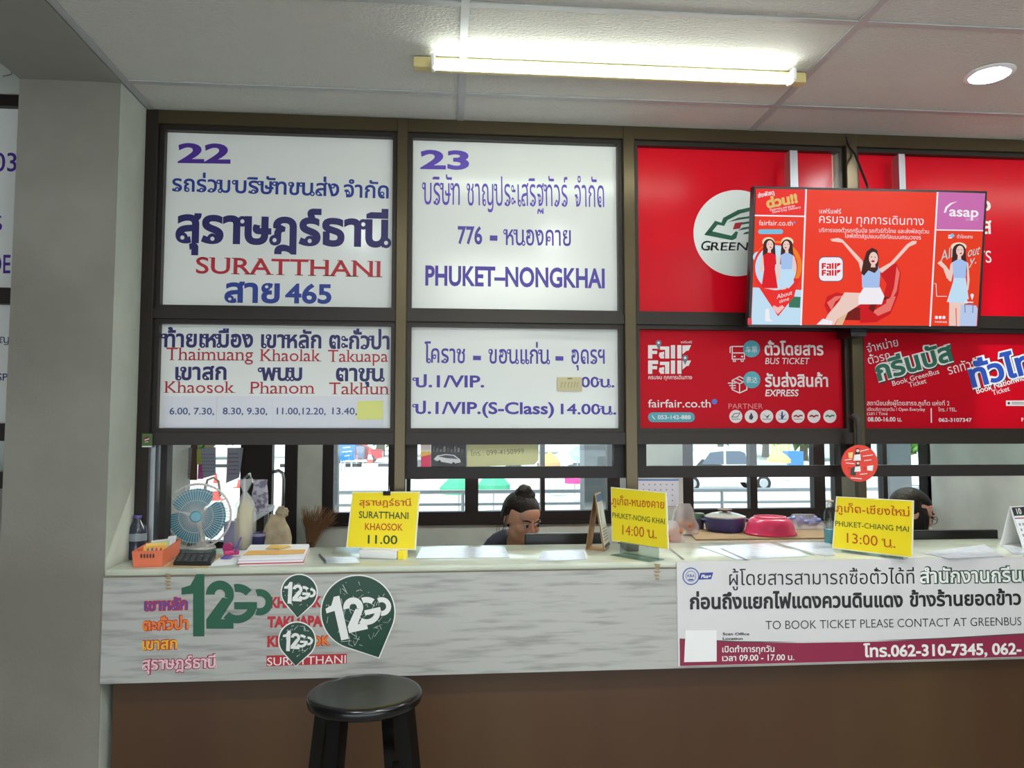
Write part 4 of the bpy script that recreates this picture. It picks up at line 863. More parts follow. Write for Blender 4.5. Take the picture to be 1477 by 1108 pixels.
lettering(t, [('สำนักงานกรีนบัส', q(1047, 145), q(1560, 138), 15, GRNO, dict(bold=.075)), ('สำนักงานกรีนบัส', q(1047, 145), q(1560, 138), 15, WHT, dict(bold=.02, lift=.0014))], PB, 'white lettering outlined in dark green')
b = MB(); shape(b, PB, [q(76, 472), q(210, 469), q(210, 340), q(82, 340)], flat((226, 226, 226)), .0014); b.build('blank_square', t, smooth=0, label='plain white square')
b = MB(); cc = q(104, 118); BL = flat((60, 84, 158)); BL2 = flat((40, 62, 140))
b.ring(PB.hit(*cc, .001), PB.hit(cc[0], cc[1]).z-PB.hit(cc[0], cc[1]+11).z, PB.hit(cc[0], cc[1]).z-PB.hit(cc[0], cc[1]+12.6).z, (1, 0, 0), (0, 0, 1), BL); b.ring(PB.hit(*cc, .001), .018, .020, (1, 0, 0), (0, 0, 1), BL)
text(b, 'KRA', PB, (cc[0]-5, cc[1]+1.5), (cc[0]+5.5, cc[1]+1.5), 4.2, BL2, bold=.02); stroke(b, PB, [(cc[0]-3, cc[1]+5), (cc[0]+3, cc[1]+5)], 2, BL2); b.build('round_emblem', t, smooth=0, label='blue ring emblem')
b = MB(); shape(b, PB, [q(136, 132), q(188, 130), q(196, 102), q(142, 104)], BL2, .001); text(b, 'Plus+', PB, q(146, 125), q(186, 124), 4.6, WHT, bold=.03, shear=.2, lift=.0016); b.build('blue_tag', t, smooth=0)
# ================================================================== STOOL
sc_ = at(526.5, 997, 2.25); sx, sy, sz = sc_; SR = .162
t = thing('bar_stool', 'black lacquered wooden bar stool in front of the counter', 'stool', (sx, sy, 0))
b = MB(); b.lathe([(0, -.031), (SR-.008, -.031), (SR-.002, -.026), (SR, -.018), (SR, -.008), (SR-.004, -.001), (SR-.012, .0015), (SR-.03, 0), (0, -.002)], (sx, sy, sz), BLACKLAQ, 56); b.build('seat', t, smooth=50)
def leg_pt(a, z):
    k = (sz-.03-z)/(sz-.03); r = .130+.10*k; return Vector((sx+r*math.cos(a), sy+r*math.sin(a), z))
for a in (153, 243, 333, 63):
    a = math.radians(a); b = MB(); w0, w1 = .0205, .018; p0, p1 = leg_pt(a, sz-.028), leg_pt(a, 0); R = rotz(a)
    vs = []
    for p, w_ in ((p1, w1), (p0, w0)): vs += [p+R @ Vector((dx*w_, dy*w_, 0)) for dx, dy in ((-1, -1), (1, -1), (1, 1), (-1, 1))]
    b.add(vs, [(0,3,2,1),(4,5,6,7),(0,1,5,4),(1,2,6,5),(2,3,7,6),(3,0,4,7)], BLACKLAQ); b.build('leg', t, smooth=0)
an = [math.radians(x) for x in (153, 243, 333, 63)]
for i in range(4):
    z = (.48, .56, .48, .56)[i]; z = sz-z*.62+ (0 if i % 2 else .03)
    p, q_ = leg_pt(an[i], z), leg_pt(an[(i+1) % 4], z); b = MB(); d = (q_-p).normalized(); n = Vector((-d.y, d.x, 0))
    b.prism([p+n*.009+Vector((0, 0, -.018)), p-n*.009+Vector((0, 0, -.018)), p-n*.009+Vector((0, 0, .018)), p+n*.009+Vector((0, 0, .018))], q_-p, BLACKLAQ); b.build('stretcher', t, smooth=0)
for i, z in ((0, sz-.30), (1, sz-.34)):
    p, q_ = leg_pt(an[i], z), leg_pt(an[i+2], z); d = (q_-p).normalized(); n = Vector((-d.y, d.x, 0)); b = MB()
    b.prism([p+n*.011+Vector((0, 0, -.02)), p-n*.011+Vector((0, 0, -.02)), p-n*.011+Vector((0, 0, .02)), p+n*.011+Vector((0, 0, .02))], q_-p, BLACKLAQ); b.build('cross_rail', t, smooth=0)

# ================================================================== THINGS ON THE COUNTER
EPS = .0006
def ct(u, v, z=None): return atz(u, v, (ZT if z is None else z))
# --- papers lying on the counter
def sheet(name, label, pts, m, z=.001, th=.0008, cat='paper', group='papers on the counter'):
    b = MB(); P = [ct(*p)+Vector((0, 0, z)) for p in pts]; b.prism(P, (0, 0, th), m); return tag(b.build(name, smooth=0), label, cat, group)
PAPB = mat('glossy_paper', (198, 201, 208), .22, rgb2=(184, 187, 194), vscale=30)
sheet('paper_sheet', 'white sheet under clear film in front of the clerk with the bun', [(600, 806), (735, 805), (728, 789), (608, 790)], PAPB)
sheet('paper_sheet', 'white sheet by the cardboard tent in front of the clerk', [(775, 810), (845, 808), (842, 794), (782, 796)], PAPB)
sheet('paper_sheet', 'pale printed sheet under the cardboard below the bowls', [(1010, 789), (1062, 808), (1165, 803), (1110, 784)], PAPB)
sheet('paper_sheet', 'white sheet right of the pink basin on the counter', [(1118, 783), (1190, 803), (1205, 802), (1196, 783)], PAPB)
sheet('paper_sheet', 'white sheet on the counter right of the Chiang Mai sign', [(1328, 798), (1368, 806), (1448, 803), (1420, 786)], PAPB)
sheet('paper_sheet', 'white printed sheet on the counter at the right edge', [(1440, 784), (1462, 800), (1500, 799), (1490, 783)], PAPB)
sheet('paper_sheet', 'white paper slip beside the pen left of the Surat Thani sign', [(466, 814), (520, 813), (512, 804), (470, 804)], PAPB)
sheet('paper_sheet', 'tan card under the black calculator', [(236, 818), (300, 819), (320, 800), (262, 800)], mat('tan_card', (198, 168, 118), .6))
sheet('paper_sheet', 'white sheet under the scissors', [(300, 818), (342, 815), (366, 794), (330, 795)], PAPER)
b = MB(); TP = flat((110, 112, 104)); L1 = ct(962, 786); L2 = ct(984, 807)
for (a, c_) in (((962, 788), (986, 808)), ((1040, 792), (1078, 809)), ((1130, 787), (1176, 802))): 
    A, B_ = ct(*a), ct(*c_); n = (B_-A).cross(Vector((0, 0, 1))).normalized()*.004
    b.add([A+n+Vector((0, 0, .0024)), A-n+Vector((0, 0, .0024)), B_-n+Vector((0, 0, .0024)), B_+n+Vector((0, 0, .0024))], [(0, 1, 2, 3)], TP)
tag(b.build('tape_seam', smooth=0), 'dark worn tape seams on the counter top', 'tape', kind='stuff')

LOOPED = True
# --- yellow destination signs
YELM = mat('yellow_card', (250, 226, 44), .3); SLV = mat('clear_sleeve', (238, 236, 214), .15)
ORN, OLV = flat((196, 84, 30)), flat((66, 84, 44))
def ysign(label, TL, TR, BR, BL, zb, base, rows, holder_label=None):
    bl, br = atz(BL[0], BL[1], ZT+zb), atz(BR[0], BR[1], ZT+zb)
    d = (br-bl).normalized(); nh = Vector((0, 0, 1)).cross(d)*-1 if False else d.cross(Vector((0, 0, 1)))   # towards the camera
    # lean back so that the top edge meets the measured pixels at the card's true height
    L = (br-bl).length; best = None
    for k in range(60):
        H = .17+.0015*k; a = math.radians(3); n = (nh*math.cos(a)+Vector((0, 0, 1))*math.sin(a)); P = Plane(bl, n)
        tl_, tr_ = P.hit(*TL), P.hit(*TR); best = (P, tl_, tr_); break
    P, tl_, tr_ = best
    t = thing('destination_sign', label, 'sign', ((bl+br)/2-Vector((0, 0, zb))), 'yellow destination signs on the counter')
    b = MB(); b.prism([bl, br, tr_, tl_], P.n*-.003, SLV); b.build('sleeve', t, smooth=0)
    c = (bl+br+tr_+tl_)/4; k = .965; b = MB(); b.prism([c+(p-c)*k+P.n*.0006 for p in (bl, br, tr_, tl_)], P.n*.0006, YELM); b.build('card', t, smooth=0, label='yellow card')
    for s, a, c_, h, m, kk in rows: lettering(t, [(s, a, c_, h, m, dict(lift=.002, **kk))], P)
    base(t, bl, br, P.n, nh, d); return t, P
q = crop(420, 620, .2031)
def base1(t, bl, br, n, nh, d):
    b = MB(); A = ct(519, 806); B_ = ct(580, 807)
    R = Matrix((d, -nh, Vector((0, 0, 1)))).transposed(); c = (bl+br)/2; c.z = ZT
    b.rbox((-.075, -.03, 0.0005), (.075, .035, .033), WHITEP, .004); b.v = [c+R @ v for v in b.v]; b.build('base', t)
    b = MB(); b.box((.079, -.02, 0.0005), (.103, .02, .033), YELM); b.v = [c+R @ v for v in b.v]; b.build('holder', t, smooth=0)
s1, P = ysign('yellow sign with black clip reading Suratthani Khaosok 11.00', (508, 709.5), (606, 709), (599.5, 793.5), (499, 790), .034, base1,
  [('สุราษฎร์ธานี', q(485, 538), q(850, 540), 7.5, ORN, dict(bold=.01)), ('SURATTHANI', q(482, 626), q(833, 634), 9.5, OLV, dict(bold=.012)), ('KHAOSOK', q(525, 710), q(793, 716), 9.5, ORN, dict(bold=.015)), ('11.00', q(545, 807), q(755, 812), 12, flat((56, 84, 40)), dict(bold=.012))])
b = MB(); A = P.hit(558, 715); e1 = (P.hit(568, 715)-A).normalized(); up_ = (P.hit(558, 705)-A).normalized()
b.prism([P.hit(553, 714.6, .004), P.hit(563.5, 714.6, .004), P.hit(563.5, 708.6, .004), P.hit(553, 708.6, .004)], P.n*-.012, BLACKP); b.build('binder_clip', s1, smooth=0, label='black binder clip')
b = MB(); b.tube([P.hit(555.5, 709, 0), P.hit(556, 702, -.004), P.hit(558.5, 700, -.005), P.hit(561, 702, -.004), P.hit(561.5, 709, 0)], .0008, CHROME, 6); b.build('clip_wire', s1)
q = crop(840, 680, .1444)
def base2(t, bl, br, n, nh, d):
    b = MB(); R = Matrix((d, -nh, Vector((0, 0, 1)))).transposed(); c = (bl+br)/2; c.z = ZT
    b.box((-.10, -.055, .0005), (.10, .03, .004), GLASSG); b.box((-.10, -.003, .004), (.10, .0, .05), GLASSG); b.v = [c+R @ v for v in b.v]; b.build('acrylic_stand', t, smooth=0, label='clear acrylic stand')
ysign('yellow sign in an acrylic stand reading Phuket-Nong Khai 14:00', (881, 702.5), (961, 710.5), (964.5, 793.5), (882.5, 780.5), .046, base2,
  [('ภูเก็ต-หนองคาย', q(300, 330), q(820, 372), 9, ORN, dict(bold=.006)), ('PHUKET-NONG KHAI', q(302, 460), q(826, 528), 7.6, OLV, dict(bold=.006)), ('14:00 น.', q(402, 632), q(745, 672), 11.5, ORN, dict(bold=0))])
q = crop(1180, 620, .2011)
def base3(t, bl, br, n, nh, d):
    b = MB(); R = Matrix((d, -nh, Vector((0, 0, 1)))).transposed(); c = (bl+br)/2; c.z = ZT
    b.box((-.12, .004, .0005), (.12, .05, .005), GLASSG); b.box((-.12, .006, .005), (.12, .009, .06), GLASSG); b.v = [c+R @ v for v in b.v]; b.build('acrylic_stand', t, smooth=0, label='clear acrylic stand')
ysign('yellow sign reading Phuket-Chiang Mai 13:00', (1206, 716), (1318, 722), (1316.5, 805), (1200, 791), .012, base3,
  [('ภูเก็ต-เชียงใหม่', q(133, 588), q(658, 622), 9, ORN, dict(bold=.006)), ('PHUKET-CHIANG MAI', q(125, 690), q(654, 733), 7.6, OLV, dict(bold=.006)), ('13:00 น.', q(208, 810), q(556, 848), 11.5, ORN, dict(bold=0))])

LOOPED = False
# --- orange basket with envelopes and pens
ORGB = mat('orange_plastic', (226, 118, 84), .4)
A, B_ = ct(191, 819), ct(234, 818); C_ = ct(273, 789)
d = (B_-A).normalized(); e = (C_-B_); e = (e-d*e.dot(d)); e_len = .29; e = Vector((-d.y, d.x, 0)); wB = (B_-A).length
sk = ((C_-B_).dot(d)/max(.05, (C_-B_).dot(e)))
dirL = (C_-B_).normalized(); lenB = min(.34, (C_-B_).length)*.88; hB = .058
t = thing('plastic_basket', 'orange plastic basket of envelopes and pens at the left end of the counter', 'basket', (A+B_)/2)
fl = [A, B_, B_+dirL*lenB, A+dirL*lenB]; cen = sum(fl, Vector())/4
b = MB(); k2 = 1.06; Z1 = Vector((0, 0, 1)); bot = [cen+(p-cen)*.97+Z1*.0005 for p in fl]; topv = [cen+(p-cen)*1.04+Z1*hB for p in fl]; rim = [p+Z1*.0 for p in topv]
inn = [cen+(p-cen)*.98+Z1*hB for p in fl]; inb = [cen+(p-cen)*.92+Z1*.004 for p in fl]
vs = bot+topv+inn+inb; fs = [(3, 2, 1, 0)]
for i in range(4): j = (i+1) % 4; fs += [(i, j, 4+j, 4+i), (4+i, 4+j, 8+j, 8+i), (8+i, 8+j, 12+j, 12+i)]
fs.append((12, 13, 14, 15)); b.add(vs, fs, ORGB); b.build('tub', t, smooth=0)
b = MB(); mid = (bot[0]+bot[1]+topv[0]+topv[1])/4; nrm = -dirL; nrm.z = 0
for k in (-2.4, -1.2, 0, 1.2, 2.4):
    c = mid+d*k*.0085+Z1*.012-dirL*.0035; b.ell(c, (.0035, .001, .008), flat((70, 44, 30)), nu=10, nv=6)
b.build('slots', t)
envs = [((236, 178, 90), 'mustard envelope nearest the front of the orange basket'), ((240, 200, 110), 'pale orange envelope second in the orange basket'), ((190, 214, 170), 'pale green card in the orange basket'), ((240, 240, 242), 'white envelope in the orange basket'), ((232, 230, 240), 'white card behind the white envelope in the orange basket'), ((242, 242, 244), 'rearmost white card in the orange basket')]
for i, (c, lb) in enumerate(envs):
    f = (.14+.13*i); p0 = A+dirL*lenB*f+d*.014+Z1*.006; b = MB(); w_ = wB-.026
    b.prism([p0, p0+d*w_, p0+d*w_+Z1*(.058+.005*(i % 3))+dirL*.05, p0+Z1*(.056+.004*(i % 2))+dirL*.05], dirL*.004, flat(c, 60/100)); tag(b.build('envelope', smooth=0), lb, 'envelope', 'envelopes in the orange basket')
for i, c in enumerate(((214, 60, 40), (230, 120, 40), (40, 120, 70), (40, 70, 150), (180, 40, 110), (200, 40, 60))):
    p0 = A+dirL*.028+d*(.014+.0148*i)+Z1*.01; b = MB(); b.tube([p0, p0+Z1*.045, p0+Z1*.054+dirL*.004], [.0042, .0042, .002], flat(c), 8)
    tag(b.build('pen'), 'pen standing at the front of the orange basket, %s cap' % ('red', 'orange', 'green', 'blue', 'pink', 'crimson')[i], 'pen', 'pens in the orange basket')

# --- bottles behind the basket
def bottle(label, u, v, h, r, body, cap, stick=None, straws=0):
    c = ct(u, v); t = thing('bottle', label, 'bottle', c, 'bottles by the pillar')
    b = MB(); b.lathe([(0, .0006), (r*.9, .0006), (r, .006), (r, h*.28), (r*.95, h*.32), (r, h*.36), (r, h*.6), (r*.86, h*.74), (r*.42, h*.88), (r*.4, h*.93)], c, body); b.build('bottle_body', t)
    b = MB(); b.lathe([(r*1.005, h*.42), (r*1.01, h*.43), (r*1.01, h*.58), (r*1.005, h*.59)], c, flat((126, 134, 140)), cap=False); b.build('bottle_label', t)
    b = MB(); b.lathe([(0, h), (r*.44, h), (r*.47, h*.985), (r*.47, h*.93), (0, h*.925)][::-1], c, cap); b.build('cap', t)
    return t, c
DKB = mat('dark_bottle', (44, 48, 62), .12, spec=.6)
cb_, cc_ = bottle('dark water bottle with a purple cap behind the orange basket', 197, 806, .165, .034, DKB, flat((84, 70, 128)))
bottle('slim dark bottle against the left post', 211, 801, .185, .022, mat('black_bottle', (26, 30, 34), .15), flat((40, 46, 50)))
b = MB(); p = ct(199, 797); b.tube([p+Z1*.0006, p+Vector((-.008, .012, .235))], .006, flat((38, 74, 56)), 8); tag(b.build('green_stick'), 'dark green stick standing behind the purple-capped bottle', 'stick')
b = MB(); p = ct(209, 795); b.tube([p+Z1*.0006, p+Vector((-.004, .02, .26))], .004, flat((40, 60, 50)), 8); tag(b.build('thin_rod'), 'thin dark rod against the black post', 'stick')
# spiral desk calendar and cream box
def tent(name, label, cat, c, yaw, w_, dp, h, m, front, group=None):
    t = thing(name, label, cat, c, group); R = rotz(yaw); T = lambda x, y, z: c+R @ Vector((x, y, z))
    b = MB(); th = .002
    for s in (-1, 1):
        b.prism([T(-w_/2, s*dp/2, .0006), T(w_/2, s*dp/2, .0006), T(w_/2, 0, h), T(-w_/2, 0, h)], R @ Vector((0, s*-th, 0)), m)
    b.box((0, 0, 0), (.0001, .0001, .0001), m) if False else None
    b.prism([T(-w_/2, -dp/2, .0006), T(w_/2, -dp/2, .0006), T(w_/2, dp/2, .0006), T(-w_/2, dp/2, .0006)], (0, 0, .002), m)
    b.build('stand', t, smooth=0)
    n = (T(1, 0, 0)-T(0, 0, 0)).cross(T(0, 0, h)-T(0, -dp/2, 0)).normalized()
    b = MB(); k = .96; q4 = [T(-w_/2*k, -dp/2*.93, h*.06), T(w_/2*k, -dp/2*.93, h*.06), T(w_/2*k, -dp/2*.05, h*.97), T(-w_/2*k, -dp/2*.05, h*.97)]
    b.prism([p+n*.001 for p in q4], n*.0015, front); pg = b.build('page', t, smooth=0); return t, q4, n, T
t, q4, n, T = tent('desk_calendar', 'white spiral desk calendar behind the orange basket, beside the fan', 'calendar', ct(236, 788), math.radians(-20), .16, .09, .12, WHITEP, PAPER)
b = MB()
for k in range(12): 
    p = T(-.07+k*.0127, 0, .118); b.ring(p, .006, .0075, (0, 1, 0), (0, 0, 1), CHROME, 12)
b.build('spiral', t); b = MB()
for r in range(4):
    for c in range(7):
        P0 = q4[0].lerp(q4[1], .1+c*.12).lerp(q4[3].lerp(q4[2], .1+c*.12), .15+r*.16)+n*.003; u = (q4[1]-q4[0]).normalized(); v_ = (q4[3]-q4[0]).normalized(); b.add([P0, P0+u*.007, P0+u*.007+v_*.006, P0+v_*.006], [(0, 1, 2, 3)], flat((120, 120, 128)))
b.build('date_marks', t, smooth=0)
c = ct(222, 794); b = MB(); b.rbox((c.x-.03, c.y-.02, ZT+.0006), (c.x+.03, c.y+.015, ZT+.083), mat('cream_card', (212, 202, 176), .6), .003, R=rotz(.35)); tag(b.build('carton'), 'small cream carton between the orange basket and the fan', 'box')
# --- desk fan
fc = ct(291, 792); FCv = fc+Vector((0, 0, 0)); ctr = at(284.5, 744.5, fc.y-.03); RF = 44*ctr.y/FPX
t = thing('desk_fan', 'small white desk fan with turquoise blades on the counter', 'fan', fc)
fax = Vector((.16, -1, .04)).normalized(); FWH = mat('fan_white', (214, 210, 206), .4); TURQ = mat('turquoise_plastic', (60, 138, 158), .3)
b = MB(); b.lathe([(.052, .0006), (.056, .004), (.052, .012), (.03, .02), (.014, .03), (.012, .055), (0, .056)], fc, FWH); b.build('base', t)
b = MB(); b.lathe([(0, -.09), (.02, -.088), (.034, -.07), (.036, -.02), (.03, 0), (0, .002)], ctr-fax*.03, FWH, 24, axis=fax); b.tube([fc+Z1*.05, ctr-fax*.07-Z1*.02], [.012, .016], FWH); b.build('motor', t)
u_ = fax.orthogonal().normalized(); v_ = fax.cross(u_)
b = MB(); b.lathe([(0, .028), (.016, .026), (.02, .016), (.02, -.01), (0, -.012)][::-1], ctr, TURQ, 20, axis=fax); b.build('hub', t)
for k in range(3):
    b = MB(); a0 = 2*PI*k/3; G = []
    for i in range(7):
        r = .016+(RF*.86-.016)*i/6; half = .95*math.sin(.5+1.9*i/6)**.6
        for j in range(7):
            a = a0+half*(j/6-.5)*2.05; G.append(ctr+(u_*math.cos(a)+v_*math.sin(a))*r+fax*(.012*(j/6-.5)*2))
    b.add(G, [(i*7+j, i*7+j+1, (i+1)*7+j+1, (i+1)*7+j) for i in range(6) for j in range(6)], TURQ); b.build('blade', t)
b = MB(); NR = 60
for s, dp in ((1, .034), (-1, -.03)):
    for k in range(NR):
        a = 2*PI*k/NR; dr = u_*math.cos(a)+v_*math.sin(a)
        b.tube([ctr+dr*.022+fax*dp, ctr+dr*RF*.75+fax*dp, ctr+dr*RF*.93+fax*dp*.75, ctr+dr*RF+fax*.004*s], .0009, FWH, 5, caps=False)
    for rr in (.5, .8): b.tube([ctr+(u_*math.cos(2*PI*k/40)+v_*math.sin(2*PI*k/40))*RF*rr+fax*dp*.98 for k in range(40)], .0009, FWH, 5, closed=True)
b.tube([ctr+(u_*math.cos(2*PI*k/48)+v_*math.sin(2*PI*k/48))*RF for k in range(48)], .0045, FWH, 8, closed=True); b.build('guard', t)
b = MB(); b.lathe([(0, .044), (.018, .042), (.024, .036), (.024, .033), (0, .033)][::-1], ctr, mat('pale_turquoise', (110, 170, 184), .3), 24, axis=fax); b.build('guard_cap', t)
b = MB(); hp = [ctr+Z1*RF*.8-fax*.05+Vector((.02, 0, 0)), ctr+Z1*RF*1.12-fax*.05+Vector((.03, 0, 0)), ctr+Z1*RF*1.2-fax*.05+Vector((.055, 0, 0)), ctr+Z1*RF*1.08-fax*.05+Vector((.075, 0, 0)), ctr+Z1*RF*.6-fax*.045+Vector((.085, 0, 0))]
b.tube(hp, .005, flat((160, 146, 134)), 8); b.build('handle', t)
# --- calculator
A, B_, C_ = ct(250, 816.5), ct(304, 817), ct(321, 791); d = (B_-A).normalized(); e2 = (C_-B_).normalized(); w_, l_ = .135, .17
t = thing('calculator', 'black desk calculator in front of the fan', 'calculator', A+Z1*.001)
up3 = [Vector((0, 0, .012)), Vector((0, 0, .03))]
b = MB(); F4 = [A+Z1*.0022, B_+Z1*.0022, B_+e2*l_+Z1*.0022, A+e2*l_+Z1*.0022]; T4 = [F4[0]+up3[0], F4[1]+up3[0], F4[2]+up3[1], F4[3]+up3[1]]
b.add(F4+T4, [(0,3,2,1),(4,5,6,7),(0,1,5,4),(1,2,6,5),(2,3,7,6),(3,0,4,7)], BLACKP); b.build('case', t, smooth=0)
def on(fx, fy, lift): return T4[0].lerp(T4[1], fx).lerp(T4[3].lerp(T4[2], fx), fy)+Z1*lift
b = MB(); b.prism([on(.08, .7, .001), on(.92, .7, .001), on(.92, .93, .001), on(.08, .93, .001)], (0, 0, .001), mat('lcd', (62, 72, 66), .15)); b.build('display', t, smooth=0)
b = MB()
for r in range(5):
    for c in range(5): b.prism([on(.08+c*.175, .06+r*.12, .0005), on(.08+c*.175+.12, .06+r*.12, .0005), on(.08+c*.175+.12, .06+r*.12+.08, .0005), on(.08+c*.175, .06+r*.12+.08, .0005)], (0, 0, .003), flat((74, 72, 70)))
b.build('keys', t, smooth=0)
# --- lilac box, mug, cloth bag, packet, film bag, tray
c = ct(327, 790); b = MB(); b.rbox((c.x-.015, c.y, ZT+.0006), (c.x+.055, c.y+.06, ZT+.105), mat('lilac_card', (150, 146, 178), .6), .003); tag(b.build('storage_box'), 'lilac box on the counter right of the fan', 'box')
c = ct(373, 790.5); t = thing('mug', 'dark blue mug beside the tan cloth bag', 'mug', c)
b = MB(); b.lathe([(0, .0006), (.026, .0006), (.029, .005), (.031, .062), (.029, .064), (.027, .06), (.025, .01), (0, .008)], c, mat('navy_glaze', (40, 40, 84), .25)); b.build('cup', t); b = MB(); b.lathe([(.0315, .05), (.032, .056), (.0315, .062)], c, flat((132, 124, 150)), cap=False); b.build('rim_band', t)
def blob(c, r, fn, m, nu=28, nv=18, R=None): b = MB(); b.ell(c, r, m, R, nu, nv, fn); return b
def crumple(f, a, s=0): return lambda d: 1+a*noise.noise(d*f+Vector((s, s, s)))+a*.5*noise.noise(d*f*2.3+Vector((s, 3, s)))
CLOTH = mat('tan_cloth', (164, 148, 122), .9, var=.15, vscale=30)
c = ct(399, 789)
def bagm(c, w_, dp, h, m, seed, top=.55, amp=.008):
    b = MB(); rows, n = 12, 28; vs = []
    for i in range(rows+1):
        f = i/rows; k = 1-(1-top)*max(0, f-.25)/.75; ky = (1-f*.72)
        for j in range(n):
            a = 2*PI*j/n; x, y = math.cos(a), math.sin(a); sx_ = math.copysign(abs(x)**.6, x); sy_ = math.copysign(abs(y)**.6, y)
            p = Vector((sx_*w_/2*k, sy_*dp/2*ky, f*h)); p += Vector((noise.noise(p*22+Vector((seed, 0, 0))), noise.noise(p*22+Vector((0, seed, 0))), 0))*amp*min(1, f*4); vs.append(c+p)
    b.add(vs, [(i*n+j, i*n+(j+1) % n, (i+1)*n+(j+1) % n, (i+1)*n+j) for i in range(rows) for j in range(n)]+[tuple(reversed(range(n))), tuple(range(rows*n, rows*n+n))], m); return b
t = thing('cloth_bag', 'tan cloth bag with a knotted top and small black print', 'bag', c)
b = bagm(c+Z1*.0006, .12, .09, .135, CLOTH, 3.1, .5); b.build('bag_body', t); b = blob(c+Vector((.02, 0, .145)), (.026, .024, .024), crumple(3, .25, 2), CLOTH); b.build('knot', t)
b = MB(); PX_ = vplane(c.y-.052); 
for (a, e_) in (((393, 792), (393, 785)), ((393, 785), (397, 791)), ((397, 791), (397, 785)), ((400, 785), (400, 792)), ((403, 785), (400, 788)), ((391, 792.5), (404, 792.5))): stroke(b, PX_, [a, e_], .8, flat((40, 36, 34)))
b.build('print', t, smooth=0)
FRUIT = mat('pale_yellow_food', (200, 190, 120), .6, rgb2=(176, 160, 110), vscale=40)
c = ct(352, 791); t = thing('plastic_bag', 'tall clear plastic bag of yellowish food, twisted at the top, beside the fan', 'bag', c)
b = MB(); prof = [(0, .003), (.016, .004), (.022, .03), (.03, .09), (.034, .13), (.028, .17), (.014, .20), (0, .205)]
b.lathe(prof, c, FRUIT, 20); b.v = [p+Vector((noise.noise(p*30)*.008, noise.noise(p*30+Vector((5, 5, 5)))*.008, 0)) for p in b.v]; b.build('contents', t)
b = MB(); b.lathe([(.036, .0008), (.042, .01), (.044, .06), (.043, .13), (.036, .18), (.02, .215), (.012, .232), (.022, .26), (.034, .285)], c, BAGF, 28, cap=False)
b.v = [p+Vector((noise.noise(p*35)*.009, noise.noise(p*35+Vector((7, 1, 2)))*.009, 0)) for p in b.v]; b.build('film', t)
yk = 3.45
c = at(375, 716, yk); t = thing('snack_packet', 'patterned grey and white packet hanging from a chrome hook', 'packet', at(376, 735, yk))
b = bagm(at(375, 738, yk), .075, .03, .14, mat('packet_print', (190, 184, 198), .35, rgb2=(120, 112, 138), vscale=60, lo=.45, hi=.55), 5.5, .8, .006); b.build('packet_body', t)
b = MB(); b.tube([at(371, 700, yk), at(366, 697, yk), at(362, 690, yk), at(360.5, 682, yk)], .004, CHROME, 8); b.ell(at(361, 692, yk), (.011, .011, .011), CHROME); b.build('hook', t)
# metal shelf carrying the packet (stands behind the counter)
b = MB(); sa, sb = at(362, 752, 3.46), at(396, 731, 4.1); n = Vector((0, 0, .012)); sd_ = Vector((.07, 0, 0))
t = thing('metal_rack', 'pale metal rack bar behind the cloth bag', 'rack', Vector((sa.x, sa.y, 0)))
b.prism([sa-n, sa+n, sa+n-sd_, sa-n-sd_], sb-sa, ALU); b.build('bar', t, smooth=0)
b = MB()
for p in (sa+(sb-sa)*.05-sd_*.5, sb-(sb-sa)*.05-sd_*.5): b.box((p.x-.01, p.y-.01, 0), (p.x+.01, p.y+.01, p.z-.01), ALU)
b.box((sa.x-.08, sa.y-.0, .45), (sb.x, sb.y, .47), ALU); b.build('upright', t, smooth=0)
b = MB(); p = sa-sd_*.5+(sb-sa)*.02; b.tube([p, Vector((p.x, p.y, at(366, 690, p.y).z)), Vector((at(361, 690, p.y).x, p.y-.02, at(361, 684, p.y).z))], .006, ALU, 8); b.build('post', t)
# --- scissors, tape, pens, paper stack
c = ct(333, 808)
t = thing('tape_dispenser', 'pink tape dispenser left of the paper stack', 'tape dispenser', ct(333, 801)); p = ct(333, 801)
b = MB(); b.rbox((p.x-.028, p.y-.012, ZT+.0025), (p.x+.03, p.y+.014, ZT+.02), mat('pink_plastic', (206, 60, 118), .35), .005, R=rotz(.3)); b.build('body', t); b = MB(); b.lathe([(.008, -.008), (.019, -.008), (.019, .008), (.008, .008)], p+Vector((-.012, 0, .03)), flat((160, 40, 100)), 20, axis=(0, 1, 0)); b.build('roll', t)
PURPL = mat('purple_plastic', (112, 84, 160), .35)
p = ct(339, 806); t = thing('scissors', 'purple handled scissors lying on white paper', 'scissors', p)
for s in (-1, 1):
    b = MB(); cc = p+Vector((-.03, .012*s, .006)); b.tube([cc+Vector((math.cos(a)*.018, math.sin(a)*.010, 0)) for a in [2*PI*k/18 for k in range(18)]], .0035, PURPL, 6, closed=True); b.build('finger_loop', t)
    b = MB(); b.prism([p+Vector((-.013, .008*s, .006)), p+Vector((.0, -.002*s, .006)), p+Vector((.065, -.003*s+.004, .006)), p+Vector((-.005, .008*s, .006))], (0, 0, .0015), CHROME); b.build('blade', t, smooth=0)
def pen(label, a, c_, col, tip, z=.006, z2=None, name='pen'):
    A, B_ = ct(*a)+Z1*z, ct(*c_)+Z1*(z2 or z); t = thing(name, label, 'pen', A, 'loose pens')
    b = MB(); b.tube([A.lerp(B_, .1), A.lerp(B_, .12), B_], [.003, .004, .004], flat(col), 8); b.build('barrel', t); b = MB(); b.tube([A, A.lerp(B_, .1)], [.0008, .003], flat(tip), 8); b.build('tip', t)
pen('black pen lying left of the Surat Thani sign', (471, 814), (461, 802), (38, 38, 42), (150, 150, 150))
pen('purple pen leaning on the pink tape dispenser', (338, 803), (347, 794), (92, 74, 160), (60, 50, 100), .012, .05)
STK = [(344, 817), (438, 814.5), (446, 794), (362, 795)]
P4 = [ct(*p)+Z1*.0008 for p in STK]
